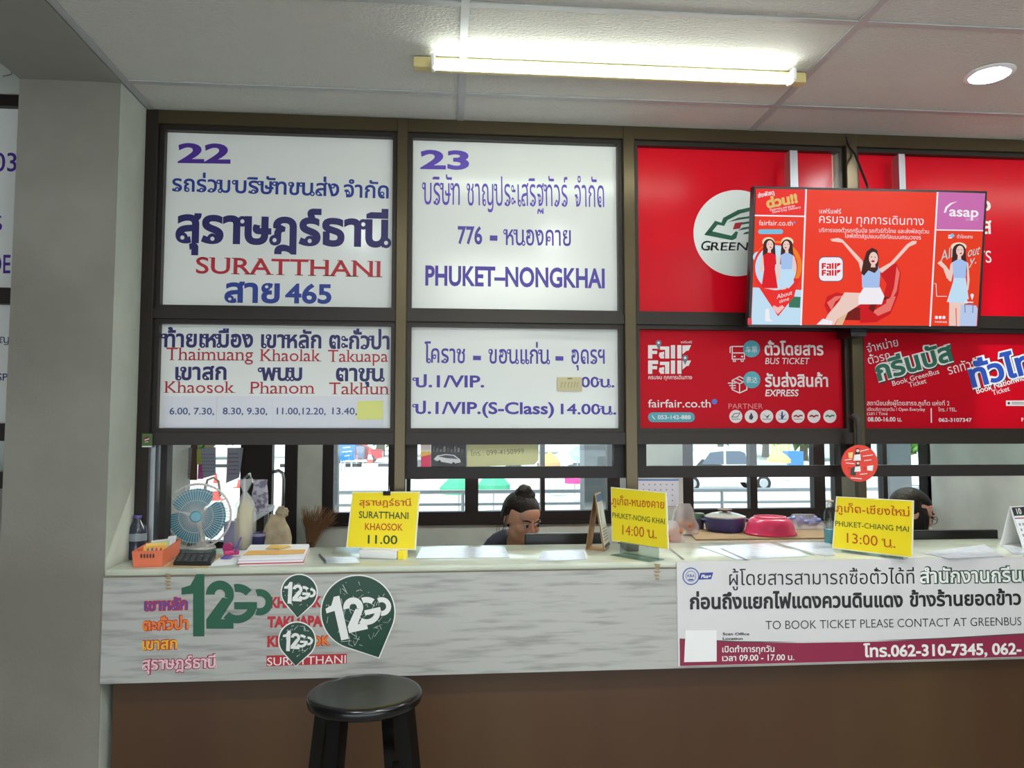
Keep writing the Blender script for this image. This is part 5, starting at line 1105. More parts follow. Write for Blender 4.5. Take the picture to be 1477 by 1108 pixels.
t = thing('paper_stack', 'stack of paper pads bound with an orange strip beside the Surat Thani sign', 'paper', sum(P4, Vector())/4-Z1*.0)
b = MB()
for k, m in enumerate((PAPER, flat((190, 80, 80)), PAPER, flat((206, 196, 206)), PAPER)): 
    o = Vector((random.uniform(-.003, .003), random.uniform(-.003, .003), 0)); b.prism([p+Z1*.005*k+o for p in P4], (0, 0, .0046), m)
b.build('pads', t, smooth=0); b = MB(); f = lambda x, y: P4[0].lerp(P4[1], x).lerp(P4[3].lerp(P4[2], x), y)+Z1*.0256
OST = mat('orange_paper', (224, 172, 92), .55); b.prism([f(.02, .22), f(.98, .25), f(.98, .55), f(.05, .52)], (0, 0, .001), OST); b.build('orange_strip', t, smooth=0)
b = MB(); P5 = [f(.32, .62), f(.42, .62), f(.55, .58), f(.72, .72), f(.66, .84), f(.5, .86), f(.36, .92)]; b.prism([p+Z1*.002 for p in P5], (0, 0, .0015), flat((226, 184, 96), .6)); tag(b.build('note_slip', smooth=0), 'small orange paper slip on top of the paper stack', 'note')
b = MB(); p = ct(438, 803)+Z1*.03; b.tube([ct(345, 818)+Z1*.003, ct(440, 815.5)+Z1*.003], .0016, flat((120, 40, 40)), 6); 
# --- cardboard tent with code sheet (the code itself left out)
cN = ct(866, 795); KRAFT = mat('kraft_card', (158, 122, 78), .7)
A, Bq, Dq = ct(844, 793), ct(871, 796), ct(880, 788.5); 
apex = at(857, 712, (A.y+Bq.y)/2)
t = thing('cardboard_tent', 'kraft cardboard tent with a printed sheet beside the Nong Khai sign', 'card', (A+Bq)/2)
lenv = (Dq-Bq)*1.0; lenv = lenv.normalized()*.13; b = MB()
ap = apex; A1, B1, ap1 = A+lenv, Bq+lenv, ap+lenv
sidev = (Bq-A).normalized()*.003
b.add([A, Bq, ap, A1, B1, ap1], [(0, 2, 5, 3), (1, 4, 5, 2)], KRAFT); b.add([p+Z1*.001 for p in (A, Bq, B1, A1)], [(0, 1, 2, 3)], KRAFT); so_ = b.build('card_body', t, smooth=0)
md = so_.modifiers.new('thickness', 'SOLIDIFY'); md.thickness = .0025
n = (B1-Bq).cross(ap-Bq).normalized(); n = n if n.x > 0 else -n
g = lambda x, y, l=.004: Bq.lerp(B1, x).lerp(ap.lerp(ap1, x), y)+n*l
b = MB(); b.prism([g(.04, .03, .003), g(.96, .03, .003), g(.96, .98, .003), g(.04, .98, .003)], n*.001, mat('cream_print', (222, 216, 190), .5)); b.build('printed_sheet', t, smooth=0)
b = MB(); b.add([g(.05, .84, .005), g(.95, .84, .005), g(.95, .97, .005), g(.05, .97, .005)], [(0, 1, 2, 3)], flat((48, 78, 122))); b.add([g(.28, .44, .005), g(.8, .44, .005), g(.8, .78, .005), g(.28, .78, .005)], [(0, 1, 2, 3)], flat((236, 234, 226)))
for k in range(5): b.add([g(.15, .36-.05*k, .005), g(.85, .36-.05*k, .005), g(.85, .38-.05*k, .005), g(.15, .38-.05*k, .005)], [(0, 1, 2, 3)], flat((130, 128, 124)))
b.add([g(.05, .04, .005), g(.95, .04, .005), g(.95, .1, .005), g(.05, .1, .005)], [(0, 1, 2, 3)], flat((52, 46, 44))); b.build('print', t, smooth=0)

# ================================================================== BACK DESK, BOWLS AND BAGS
ZD = ZT-.02
t = thing('back_desk', 'low desk behind the counter carrying the bowls and bags', 'desk', (1.35, 3.6, 0)); DESKM = mat('desk_laminate', (150, 140, 122), .5)
dx0, dx1 = at(930, 770, 3.5).x, at(1207, 770, 3.5).x
b = MB(); b.box((dx0, 3.29, ZD-.03), (dx1, 4.1, ZD), DESKM); b.build('desktop', t, smooth=0)
for x in (dx0+.03, dx1-.03):
    for y in (3.32, 4.06): b = MB(); b.box((x-.025, y-.025, 0), (x+.025, y+.025, ZD-.03), DARKFR); b.build('leg', t, smooth=0)
dk = lambda u, v: atz(u, v, ZD)
P4 = [Vector((at(1004, 780, 3.46).x, 3.46, ZD)), Vector((at(1193, 780, 3.46).x, 3.46, ZD)), Vector((at(1180, 770, 3.95).x, 3.95, ZD)), Vector((at(985, 770, 3.95).x, 3.95, ZD))]
b = MB(); b.prism([p+Z1*.0006 for p in P4], (0, 0, .006), mat('corrugated_card', (150, 128, 96), .8)); tag(b.build('cardboard_sheet', smooth=0), 'flat brown cardboard sheet under the pot and basin', 'cardboard')
ZK = ZD+.0072; kk = lambda u, v: atz(u, v, ZK)
BLUEP = mat('blue_enamel', (62, 66, 122), .3); LID = mat('pot_lid', (176, 182, 178), .2, metal=.3)
y0 = 3.74; pc_ = at(1046, 771, y0); R_ = 29*y0/FPX; hp_ = at(1046, 746, y0).z-ZK
c = Vector((pc_.x, y0, ZK)); t = thing('cooking_pot', 'dark blue cooking pot with a pale lid on the cardboard', 'pot', c)
b = MB(); b.lathe([(0, .0004), (R_*.86, .0004), (R_*.95, .01), (R_, hp_*.5), (R_*1.02, hp_), (R_*.96, hp_), (R_*.9, hp_*.5), (0, .02)], c, BLUEP, 40); b.build('pot_body', t)
for s in (-1, 1): b = MB(); b.rbox((c.x+s*R_*1.0-.018, y0-.03, ZK+hp_*.78), (c.x+s*R_*1.0+.018, y0+.03, ZK+hp_*.9), BLUEP, .006); b.build('pot_handle', t)
b = MB(); b.lathe([(R_*1.03, hp_), (R_*1.03, hp_+.006), (R_*.7, hp_+.018), (.03, hp_+.026), (0, hp_+.026)], c, LID, 40); b.build('lid', t)
b = MB(); b.lathe([(.012, hp_+.024), (.012, hp_+.032), (.035, hp_+.034), (.035, hp_+.04), (0, hp_+.042)], c, flat((120, 84, 56)), 20); b.build('lid_knob', t)
b = MB(); PXX = vplane(y0-R_*1.02); b.ring(PXX.hit(1056.5, 764, .004), .009, .012, (1, 0, 0), (0, 0, 1), flat((90, 96, 160)), 16); b.build('emblem', t, smooth=0)
y0 = 3.6; pc_ = at(1111, 770, y0); R_ = 36*y0/FPX; h_ = at(1111, 746, y0).z-ZK
c = Vector((pc_.x, y0, ZK)); t = thing('plastic_basin', 'pink plastic basin lying upside down on the cardboard', 'basin', c)
PINK = mat('pink_basin', (214, 62, 104), .22)
b = MB(); b.lathe([(R_*1.03, .0006), (R_*1.04, .008), (R_*.98, .016), (R_*.93, h_*.5), (R_*.84, h_*.82), (R_*.72, h_*.95), (R_*.62, h_), (0, h_-.004)], c, PINK, 44); b.build('basin_body', t)
b = MB(); b.lathe([(R_*.62, h_-.001), (R_*.64, h_+.004), (R_*.58, h_+.004), (R_*.57, h_-.001)], c, flat((232, 130, 150)), 44, cap=False); b.build('foot_ring', t)
y0 = 3.82; c = Vector((at(1008, 770, y0).x, y0, ZK)); t = thing('food_tin', 'small tin with a green lid left of the blue pot', 'tin', c)
h_ = at(1008, 748, y0).z-ZK; b = MB(); b.lathe([(0, .0005), (.026, .0005), (.027, .006), (.027, h_), (0, h_)], c, flat((70, 72, 90)), 24); b.build('tin_body', t); b = MB(); b.lathe([(0, h_), (.03, h_), (.03, h_+.02), (.026, h_+.028), (0, h_+.028)], c, flat((86, 112, 92)), 24); b.build('lid', t)
SNK = mat('orange_snack', (206, 134, 76), .7, rgb2=(176, 100, 60), vscale=50)
def filmbag(name, label, u0, u1, vt, vb, y0, content, fillh, seed, zf=ZK, group='plastic bags behind the counter'):
    x0, x1 = at(u0, vb, y0).x, at(u1, vb, y0).x; h = at((u0+u1)/2, vt, y0).z-zf; c = Vector(((x0+x1)/2, y0, zf)); t = thing(name, label, 'bag', c, group)
    W = x1-x0
    if content:
        b = MB()
        rnd = random.Random(seed)
        for k in range(26): b.ell(c+Vector((rnd.uniform(-.36, .36)*W, rnd.uniform(-.03, .03), .012+rnd.random()*h*fillh)), (.014, .012, .012), content, nu=10, nv=6)
        b.build('contents', t)
    b = bagm(c+Z1*.0006, W, .10, h, BAGF, seed, .5, .012); b.build('film', t)
    return t
filmbag('plastic_bag', 'clear plastic bag of orange snacks nearest the Nong Khai sign', 950, 986, 752, 783, 3.36, SNK, .5, 2.2, ZD)
filmbag('plastic_bag', 'large white plastic bag with orange snacks at the bottom, behind the other snack bag', 968, 1006, 727, 772, 3.66, SNK, .25, 7.7)
t = filmbag('plastic_bag', 'white plastic bag of crumpled blue film right of the pink basin', 1128, 1190, 742, 780, 3.78, flat((140, 160, 220)), .6, 9.1)
# spray bottle with blue liquid
y0 = 3.2; c = Vector((at(1197, 780, y0).x, y0, ZT)); h_ = at(1197, 722, y0).z-ZT
t = thing('pump_bottle', 'clear pump bottle with a little blue liquid beside the Chiang Mai sign', 'bottle', c)
b = MB(); b.lathe([(0, .002), (.02, .002), (.021, .06), (0, .06)], c, mat('blue_liquid', (84, 178, 200), .15), 24); b.build('liquid', t)
b = MB(); b.lathe([(.022, .0006), (.024, .006), (.024, h_*.68), (.016, h_*.8), (.010, h_*.84), (.010, h_*.88)], c, GLASSG, 24); b.build('bottle_body', t)
b = MB(); b.lathe([(.012, h_*.86), (.012, h_*.93), (.005, h_*.94), (.005, h_*.99), (0, h_*.99)], c, WHITEP, 16); b.rbox((c.x-.008, c.y-.03, ZT+h_*.975), (c.x+.008, c.y+.01, ZT+h_*1.02), flat((196, 176, 150)), .003); b.build('pump', t)
# wall calendars
def wallsheet(name, label, cat, Y, pts, m, rows, group=None, hole=None):
    P = vplane(Y); b = MB(); b.prism([P.hit(*p) for p in pts], (0, .003, 0), m); o = b.build(name, smooth=0); tag(o, label, cat, group)
    (u0, v0), (u1, v1) = pts[3], pts[1]; b = MB()
    for r in range(rows):
        for c in range(7):
            u = u0+(u1-u0)*(.1+c*.125); v = v0+(v1-v0)*(.18+.8*r/rows); shape(b, P, [(u, v), (u+1.7, v), (u+1.7, v+1.8), (u, v+1.8)], flat((112, 116, 142) if c else (190, 70, 70)), .001)
    b.build('dates', o, smooth=0); return o, P
WC = mat('calendar_paper', (206, 208, 220), .6)
o, P = wallsheet('wall_calendar', 'white wall calendar behind the Nong Khai sign', 'calendar', YB-.004, [(912, 730), (979, 730), (979, 691), (912, 691)], WC, 4)
b = MB(); shape(b, P, [(912, 693.5), (979, 693.5), (979, 691), (912, 691)], flat((90, 130, 190)), .001); b.build('head_band', o, smooth=0)
GP = backlit('grey_printed_paper', (176, 176, 186), (150, 150, 162), 120)
for i, (pts, lb) in enumerate(([[(252, 697), (274, 690), (277, 646), (252, 646)], 'left sheet of the calendars hung on the rear window'], [[(290, 691), (311, 685), (311, 645), (285, 648)], 'middle sheet with pink and yellow edge hung on the rear window'], [[(326, 697), (345, 689), (351, 646), (328, 646)], 'right sheet of the calendars hung on the rear window'])):
    o, P = wallsheet('hanging_calendar', lb, 'calendar', YB-.05, pts, GP, 6, 'calendars hung on the rear window')
    if i == 1:
        b = MB(); shape(b, P, [(285, 691), (293, 691), (291, 670), (286, 670)], flat((190, 80, 160)), .001); shape(b, P, [(284, 670), (292, 670), (290, 648), (284, 648)], flat((170, 180, 90)), .001); b.build('colour_strip', o, smooth=0)
b = MB(); P = vplane(YB-.04); b.box((at(276, 650, YB-.03).x, YB-.045, at(281, 692, YB).z), (at(286, 650, YB-.03).x, YB-.035, at(281, 640, YB).z), flat((84, 60, 50))); tag(b.build('hanging_strip', smooth=0), 'dark brown strip hanging between the left and middle calendars', 'strip')
# calendar at the right edge of the counter
c = ct(1478, 788); t, q4, n, T = tent('desk_calendar', 'white desk calendar with a black band at the right edge of the counter', 'calendar', c, math.radians(18), .17, .10, .17, WHITEP, PAPER)
b = MB(); f = lambda x, y: q4[0].lerp(q4[1], x).lerp(q4[3].lerp(q4[2], x), y)+n*.003
b.add([f(0, .78), f(1, .78), f(1, 1), f(0, 1)], [(0, 1, 2, 3)], flat((40, 38, 42))); b.add([f(0, .70), f(1, .70), f(1, .73), f(0, .73)], [(0, 1, 2, 3)], flat((170, 80, 80)))
for r in range(4):
    for cc in range(7): b.add([f(.08+cc*.13, .1+r*.14), f(.15+cc*.13, .1+r*.14), f(.15+cc*.13, .17+r*.14), f(.08+cc*.13, .17+r*.14)], [(0, 1, 2, 3)], flat((150, 148, 150)))
b.build('printed_month', t, smooth=0)
PQ = Plane(q4[0]+n*.0036, n)
e1 = (q4[1]-q4[0]).normalized()
b = MB(); g_ = filled('10', .02); base_ = f(.1, .82); vv = (q4[3]-q4[0]).normalized()
for V, TT, ll in g_: b.add([base_+e1*x*.036+vv*y*.034+n*.0006 for x, y in V], TT, WHT)
b.build('lettering', t, smooth=0)
# broom standing bristles-up against the rear wall
RS = mat('broom_straw', (128, 92, 62), .8); yb_ = YB-.10
root = at(447, 792, yb_); t = thing('broom', 'brown straw broom standing bristles up against the rear wall', 'broom', Vector((root.x, yb_, 0)))
b = MB(); b.tube([Vector((root.x, yb_, 0.001)), root], .012, flat((120, 90, 60)), 8); b.build('handle', t)
b = MB(); rnd = random.Random(4)
for k in range(170):
    u = rnd.uniform(433, 489); v = 727+abs(u-455)*.12+rnd.uniform(0, 22); tip = at(u, v, yb_+rnd.uniform(-.03, .05)); st = root+Vector((rnd.uniform(-.015, .015), rnd.uniform(-.012, .012), rnd.uniform(-.02, .02)))
    mid = st.lerp(tip, .5)+Vector(((tip.x-st.x)*-.08, 0, .02)); b.tube([st, mid, tip], [.003, .0025, .001], RS, 4, caps=False)
b.build('straw', t)
b = MB(); b.tube([root+Vector((0, 0, -.02)), root+Vector((0, 0, .05))], [.018, .026], flat((90, 60, 44)), 12); b.build('binding', t)
# ================================================================== PEOPLE
SKIN = mat('skin', (206, 158, 132), .5, spec=.35); SKIN2 = mat('skin_pale', (214, 168, 150), .5, spec=.35); LIP = mat('lips', (176, 92, 88), .4)
HAIRB = mat('dark_brown_hair', (34, 24, 21), .55, spec=.3, bump=.5, bscale=120, stretch=(1, 1, .15)); HAIRK = mat('black_hair', (18, 15, 15), .5, spec=.3, bump=.5, bscale=120, stretch=(1, 1, .12))
EYEW = mat('eye_white', (226, 222, 218), .3); IRIS = mat('iris', (34, 24, 20), .2)
def fuse(mb, name, m, parent, voxel=.006, smooth=4, label=None, bone=None):
    """one continuous skin over overlapping volumes"""
    me = bpy.data.meshes.new('fuse_source'); me.from_pydata(mb.v, [], mb.f); me.update()
    o = bpy.data.objects.new('fuse_source', me); COL.objects.link(o)
    r = o.modifiers.new('r', 'REMESH'); r.mode = 'VOXEL'; r.voxel_size = voxel
    s = o.modifiers.new('s', 'SMOOTH'); s.factor = .5; s.iterations = smooth
    dg = bpy.context.evaluated_depsgraph_get(); dg.update()
    ev = o.evaluated_get(dg); me2 = ev.to_mesh(); out = MB()
    out.add([v.co.copy() for v in me2.vertices], [list(p.vertices) for p in me2.polygons], m); ev.to_mesh_clear()
    bpy.data.objects.remove(o); bpy.data.meshes.remove(me)
    return out.build(name, parent, smooth=180, label=label)
def capsule(mb, a, b_, r0, r1, m, n=14):
    a, b_ = Vector(a), Vector(b_); N = 6; path = [a.lerp(b_, i/N) for i in range(N+1)]; mb.tube(path, [r0+(r1-r0)*i/N for i in range(N+1)], m, n)
    mb.ell(a, (r0, r0, r0), m, nu=14, nv=8); mb.ell(b_, (r1, r1, r1), m, nu=14, nv=8)
def person(label, head, body_yaw, head_yaw, head_pitch, hs, hair, skin, shirt_rgb, trous_rgb, roll=0, glasses=False):
    """seated figure; head = world centre of the skull, yaw 0 faces the camera, positive turns to the photo's right"""
    RB = rotz(body_yaw); off = RB @ Vector((0, .13, 0)); base = Vector((head.x+off.x, head.y+off.y, 0))
    L = lambda x, y, z: base + RB @ Vector((x, y, z))
    dz = head.z-1.19
    t = thing('person', label, 'person', base, 'clerks behind the counter')
    ms = skin; sh_z = .985+dz*.9; b = MB(); S = MB(); T = MB(); RBm = RB
    # torso: pelvis, waist, chest, shoulders, neck
    def tor(mb, e):
        mb.ell(L(0, .06, .56), (.165+e, .125+e, .11+e), ms, RBm); mb.ell(L(0, .055, .70), (.135+e, .105+e, .16+e), ms, RBm)
        mb.ell(L(0, .03, .86), (.155+e, .108+e, .16+e), ms, RBm); capsule(mb, L(-.13, .01, sh_z-.03), L(.13, .01, sh_z-.03), .058+e, .058+e, ms); mb.ell(L(0, .01, sh_z-.03), (.11+e, .08+e, .07+e), ms, RBm)
    tor(b, 0); tor(S, .011)
    capsule(b, L(0, .005, sh_z), head+Vector((0, .012, -.06)), .052, .047, ms)
    for s in (-1, 1):
        sh, el = L(s*.17, .01, sh_z-.04), L(s*.22, .02, sh_z-.30); wr = L(s*.13, -.17, .775)
        capsule(b, sh, el, .047, .038, ms); capsule(b, el, wr, .037, .025, ms); capsule(S, sh, sh.lerp(el, .62), .062, .056, ms)
        hd = (L(s*.10, -.26, .765)-wr).normalized(); side = hd.cross(Vector((0, 0, 1))).normalized(); palm = wr+hd*.045
        R3 = Matrix((side, hd, side.cross(hd))).transposed(); b.ell(palm, (.040, .05, .018), ms, R3)
        for k, (o_, ln) in enumerate(((-.029, .062), (-.010, .074), (.010, .070), (.028, .056))):
            p0 = palm+hd*.038+side*o_; p1 = p0+hd*ln*.5+Vector((0, 0, .010)); p2 = p1+hd*ln*.32+Vector((0, 0, -.010)); p3 = p2+hd*ln*.18+Vector((0, 0, -.016)); b.tube([p0, p1, p2, p3], [.0095, .009, .0085, .007], ms, 8)
        th0 = palm+side*(-s*.032)+hd*-.008; b.tube([th0, th0+side*(-s*.022)+hd*.025, th0+side*(-s*.024)+hd*.052], [.012, .0105, .008], ms, 8)
        hip, kn, an_ = L(s*.09, .03, .54), L(s*.11, -.36, .55), L(s*.11, -.20, .085)
        capsule(b, hip, kn, .082, .055, ms); capsule(b, kn, an_, .052, .036, ms); capsule(T, hip, kn, .095, .066, ms); capsule(T, kn, an_+Vector((0, 0, .06)), .064, .052, ms)
        b.ell(L(s*.11, -.25, .045), (.038, .09, .034), ms, RBm)
    T.ell(L(0, .06, .56), (.178, .138, .115), ms, RBm)
    # head
    R = rotz(head_yaw) @ Matrix.Rotation(head_pitch, 3, 'X') @ Matrix.Rotation(roll, 3, 'Y')
    H = lambda x, y, z: head + R @ (Vector((x, y, z))*hs)          # -y is the way the face looks
    def he(mb, c, r, nu=24, nv=16, fn=None, R2=None): mb.ell(H(*c), tuple(k*hs for k in r), ms, R if R2 is None else R @ R2, nu, nv, fn)
    he(b, (0, .012, .025), (.074, .093, .088)); he(b, (0, -.028, -.03), (.060, .062, .078)); he(b, (0, -.050, -.078), (.032, .030, .026)); he(b, (0, -.058, .045), (.054, .028, .04))
    for s in (-1, 1):
        he(b, (s*.036, -.062, -.022), (.026, .026, .024)); he(b, (s*.032, -.082, .022), (.021, .010, .006)); he(b, (s*.076, .012, -.008), (.009, .019, .030)); he(b, (s*.011, -.092, -.026), (.010, .011, .009))
        he(b, (s*.042, -.02, -.062), (.026, .04, .03))
    b.tube([H(0, -.082, .018), H(0, -.094, -.006), H(0, -.106, -.024)], [.008*hs, .0095*hs, .0115*hs], ms, 10); he(b, (0, -.103, -.025), (.011, .010, .009))
    he(b, (0, -.088, -.051), (.022, .010, .0065)); he(b, (0, -.086, -.062), (.019, .010, .0065))
    fuse(b, 'body', skin, t, .0052, 3)
    for s in (-1, 1):
        e = MB(); e.ell(H(s*.032, -.0815, .004), (.0135*hs, .010*hs, .0062*hs), EYEW, R, 14, 8); eo = e.build('eye', t, smooth=180, label='eye')
        e = MB(); e.ell(H(s*.032+.002, -.0905, .0035), (.0058*hs, .0028*hs, .0058*hs), IRIS, R, 12, 8); e.build('iris', eo, smooth=180)
        e = MB(); e.tube([H(s*.046, -.082, .006), H(s*.038, -.0915, .0115), H(s*.027, -.0925, .0115), H(s*.019, -.089, .005)], [.0012*hs, .0019*hs, .0019*hs, .001*hs], HAIRK, 6); e.build('eyelashes', t, smooth=180)
        e = MB(); e.tube([H(s*.052, -.075, .026), H(s*.040, -.0885, .032), H(s*.027, -.094, .031), H(s*.016, -.096, .026)], [.0014*hs, .0032*hs, .0036*hs, .0026*hs], HAIRB, 8); e.build('eyebrow', t, smooth=180)
    e = MB(); e.ell(H(0, -.0955, -.0515), (.020*hs, .005*hs, .0045*hs), LIP, R, 16, 8); e.ell(H(0, -.0935, -.0615), (.017*hs, .005*hs, .0055*hs), LIP, R, 16, 8); e.build('lips', t, smooth=180)
    fuse(S, 'shirt', mat('shirt_%d' % shirt_rgb[2], shirt_rgb, .8, bump=.15, bscale=40), t, .007, 4); fuse(T, 'trousers', mat('trousers_%d' % trous_rgb[2], trous_rgb, .85), t, .009, 3)
    for s in (-1, 1): e = MB(); e.ell(L(s*.11, -.255, .047), (.046, .112, .0455), BLACKP, RBm); e.build('shoe', t, smooth=180)
    # hair
    hm = MB()
    def sc_fn(cut):
        def fn(d):
            front = -d.y; k = 1.0
            if front > -.05:
                line = cut+.55*abs(d.x)*(.4 if hair == 'bun' else .3)
                f = min(1, max(0, (line-d.z)/.16)); g_ = min(1, max(0, (front-.02)/.2)); k = 1-.2*f*g_
            return k*(1+.012*noise.noise(d*9))
        return fn
    if hair == 'bun':
        he(hm, (0, .014, .030), (.084, .101, .096), 40, 28, sc_fn(.20)); he(hm, (0, .055, .0), (.07, .062, .07))
        he(hm, (0, .018, .132), (.036, .036, .028), fn=crumple(4, .2, 1)); he(hm, (.008, .02, .118), (.048, .05, .022)); fuse(hm, 'hair', HAIRB, t, .0045, 2, label='dark hair drawn up into a bun')
        hm = MB(); rnd = random.Random(2)
        for s in (-1, 1):
            for k in range(7):
                x = s*(.078+rnd.random()*.012); y = .0+rnd.random()*.05
                hm.tube([H(x*.95, y, .05), H(x*1.04, y-.006, .0), H(x*1.06, y+rnd.uniform(-.012, .01), -.06), H(x*(1.0+rnd.uniform(-.08, .12)), y+rnd.uniform(-.02, .02), -.095)], [.0016, .0014, .0011, .0004], HAIRB, 5)
        hm.build('loose_strands', t, smooth=180)
    else:
        he(hm, (0, .014, .030), (.088, .105, .099), 40, 28, sc_fn(.36)); he(hm, (0, .045, -.06), (.092, .070, .14), fn=crumple(3, .08, 2)); he(hm, (-.045, -.012, -.07), (.046, .066, .135), fn=crumple(3, .08, 4)); he(hm, (.055, .02, -.05), (.034, .05, .11), fn=crumple(3, .1, 6))
        he(hm, (0, .05, -.17), (.085, .055, .12), fn=crumple(3, .1, 5)); fuse(hm, 'hair', HAIRK, t, .005, 2, label='long black hair')
    if glasses:
        g_ = MB()
        for s in (-1, 1): g_.tube([H(s*.033+.024*math.cos(a), -.104, .002+.019*math.sin(a)) for a in [2*PI*k/20 for k in range(20)]], .0016, BLACKP, 6, closed=True); g_.tube([H(s*.057, -.102, .006), H(s*.080, .005, .008)], .0015, BLACKP, 6)
        g_.tube([H(-.010, -.105, .004), H(.010, -.105, .004)], .0014, BLACKP, 6); g_.build('glasses', t, smooth=180)
    return t, base
h1 = at(752, 748, 3.80); h2 = at(1314, 741, 3.85)
p1, b1 = person('person with a dark bun and navy top looking down behind the counter', h1, math.radians(18), math.radians(30), math.radians(20), 1.07, 'bun', SKIN, (30, 34, 52), (40, 42, 50))
p2, b2 = person('person with long black hair and glasses, turned away, behind the Chiang Mai sign', h2, math.radians(25), math.radians(82), math.radians(18), 1.05, 'long', SKIN2, (60, 56, 66), (44, 40, 48), glasses=True)
def office_chair(label, base, yaw):
    t = thing('office_chair', label, 'chair', base, 'clerks chairs'); R = rotz(yaw); o = base+R @ Vector((0, .08, 0)); FB_ = mat('chair_fabric', (48, 50, 56), .85) if 'chair_fabric' not in MATS else MATS['chair_fabric']
    b = MB(); b.rbox((o.x-.23, o.y-.22, .385), (o.x+.23, o.y+.22, .44), FB_, .02, R=R); b.build('seat', t)
    bk = o+R @ Vector((0, .27, 0)); b = MB(); b.rbox((bk.x-.2, bk.y-.022, .56), (bk.x+.2, bk.y+.022, .86), FB_, .02, R=R); b.build('backrest', t)
    b = MB(); b.tube([o+Vector((0, 0, .39)), o+Vector((0, 0, .09))], .025, BLACKP); b.build('post', t)
    for k in range(5):
        a = 2*PI*k/5; e = o+Vector((math.cos(a)*.27, math.sin(a)*.27, .05)); b = MB(); b.tube([o+Vector((0, 0, .09)), e+Vector((0, 0, .02))], [.022, .014], BLACKP, 8); b.ell(e+Vector((0, 0, -.022)), (.026, .026, .0275), BLACKP, nu=12, nv=8); b.build('leg', t)
    b = MB(); s0 = o+R @ Vector((0, .2, .4)); b.tube([s0, o+R @ Vector((0, .285, .4)), bk+R @ Vector((0, .026, 0))+Vector((0, 0, .62))], .014, BLACKP, 8); b.build('back_support', t)
office_chair('dark office chair under the clerk with the bun', b1, math.radians(18)); office_chair('dark office chair under the clerk with long hair', b2, math.radians(25))
# work surface behind the counter with two monitors
def work_desk(label, x0, x1):
    t = thing('work_desk', label, 'desk', ((x0+x1)/2, 3.5, 0), 'work desks behind the counter'); b = MB(); b.box((x0, 3.30, .715), (x1, 3.74, .74), DESKM); b.build('desktop', t, smooth=0)
    for x in (x0+.02, x1-.02):
        b = MB(); b.box((x-.015, 3.31, 0), (x+.015, 3.70, .715), DESKM); b.build('side_panel', t, smooth=0)
work_desk('low work desk behind the counter in front of the clerk with the bun', h1.x-.55, h1.x+.5); work_desk('low work desk behind the counter in front of the clerk with long hair', h2.x-.52, h2.x+.62)
def monitor(label, u0, u1, v, Y=3.42):
    a, c = at(u0, v, Y), at(u1, v, Y); t = thing('computer_monitor', label, 'monitor', ((a.x+c.x)/2, Y, .74), 'clerks monitors'); x = (a.x+c.x)/2
    b = MB(); b.rbox((a.x, Y, a.z-.26), (c.x, Y+.03, a.z), BLACKP, .006); b.rbox((x-.1, Y-.018, a.z-.2), (x+.1, Y+.002, a.z-.06), BLACKP, .006); b.build('housing', t)
    b = MB(); b.box((a.x+.012, Y+.03, a.z-.245), (c.x-.012, Y+.031, a.z-.015), mat('dark_screen', (30, 34, 40), .2) if 'dark_screen' not in MATS else MATS['dark_screen']); b.build('screen', t, smooth=0)
    b = MB(); b.rbox((x-.025, Y+.0, .752), (x+.025, Y+.022, a.z-.15), BLACKP, .004); b.rbox((x-.1, Y-.06, .7405), (x+.1, Y+.09, .754), BLACKP, .004); b.build('stand', t)
monitor('black monitor edge in front of the clerk with the bun', 757, 872, 770); monitor('thin black monitor edge in front of the clerk with long hair', 1292, 1440, 766)
# ================================================================== OUTSIDE THE REAR WINDOWS
CONC = mat('pale_concrete', (206, 204, 198), .85, var=.08, vscale=.6); ASPH = mat('sunlit_road', (196, 194, 190), .9, var=.06, vscale=.3); COLM = mat('grey_concrete', (150, 152, 154), .85, var=.1, vscale=2)
b = MB(); b.box((-60, YB+.15, -1.0), (60, 9.0, -.02), CONC); struct(b.build('floor', smooth=0))
b = MB(); b.box((-160, 9.0, -1.0), (160, 160, -.9), ASPH); struct(b.build('floor', smooth=0))
b = MB(); b.box((-20, YB+.15, 3.0), (20, 7.6, 3.15), COLM); struct(b.build('walkway_shade_slab', smooth=0))  # unseen roof slab, added to keep sun off the counter
def col(u0, u1, Y, label):
    x0, x1 = at(u0, 690, Y).x, at(u1, 690, Y).x; b = MB(); b.box((x0, Y, -.02), (x1, Y+(x1-x0), 3.0), COLM); tag(b.build('concrete_column', smooth=0), label, 'column', 'walkway columns outside the rear windows')
col(843, 880, 7.0, 'grey concrete column outside, seen left of the Nong Khai sign'); col(1174, 1187, 7.0, 'grey concrete column outside, seen left of the round red sign'); col(1284, 1315, 7.0, 'grey concrete column outside, left of the white car'); col(470, 487, 7.0, 'grey concrete column outside, at the left edge of the pane above the broom')
RAILM = mat('rail_steel', (190, 194, 198), .35, metal=.6)
def railing(u0, u1, Y, label):
    x0, x1 = at(u0, 700, Y).x, at(u1, 700, Y).x; zt = at(740, 709, Y).z; zm = at(740, 727, Y).z
    t = thing('railing', label, 'railing', ((x0+x1)/2, Y, -.02), 'steel railings outside')
    for z, r in ((zt, .022), (zm, .016), (zm-.18, .016), (zm-.36, .016)): b = MB(); b.tube([(x0, Y, z), (x1, Y, z)], r, RAILM, 8); b.build('rail', t)
    n = max(2, int((x1-x0)/1.1)); 
    for k in range(n+1): x = x0+(x1-x0)*k/n; b = MB(); b.tube([(x, Y, -.02), (x, Y, zt)], .02, RAILM, 8); b.build('post', t)
railing(487, 843, 8.0, 'steel railing outside between the broom window and the clerk with the bun'); railing(905, 1174, 8.0, 'steel railing outside behind the pot and basin'); railing(1187, 1420, 8.0, 'steel railing outside behind the clerk with long hair')
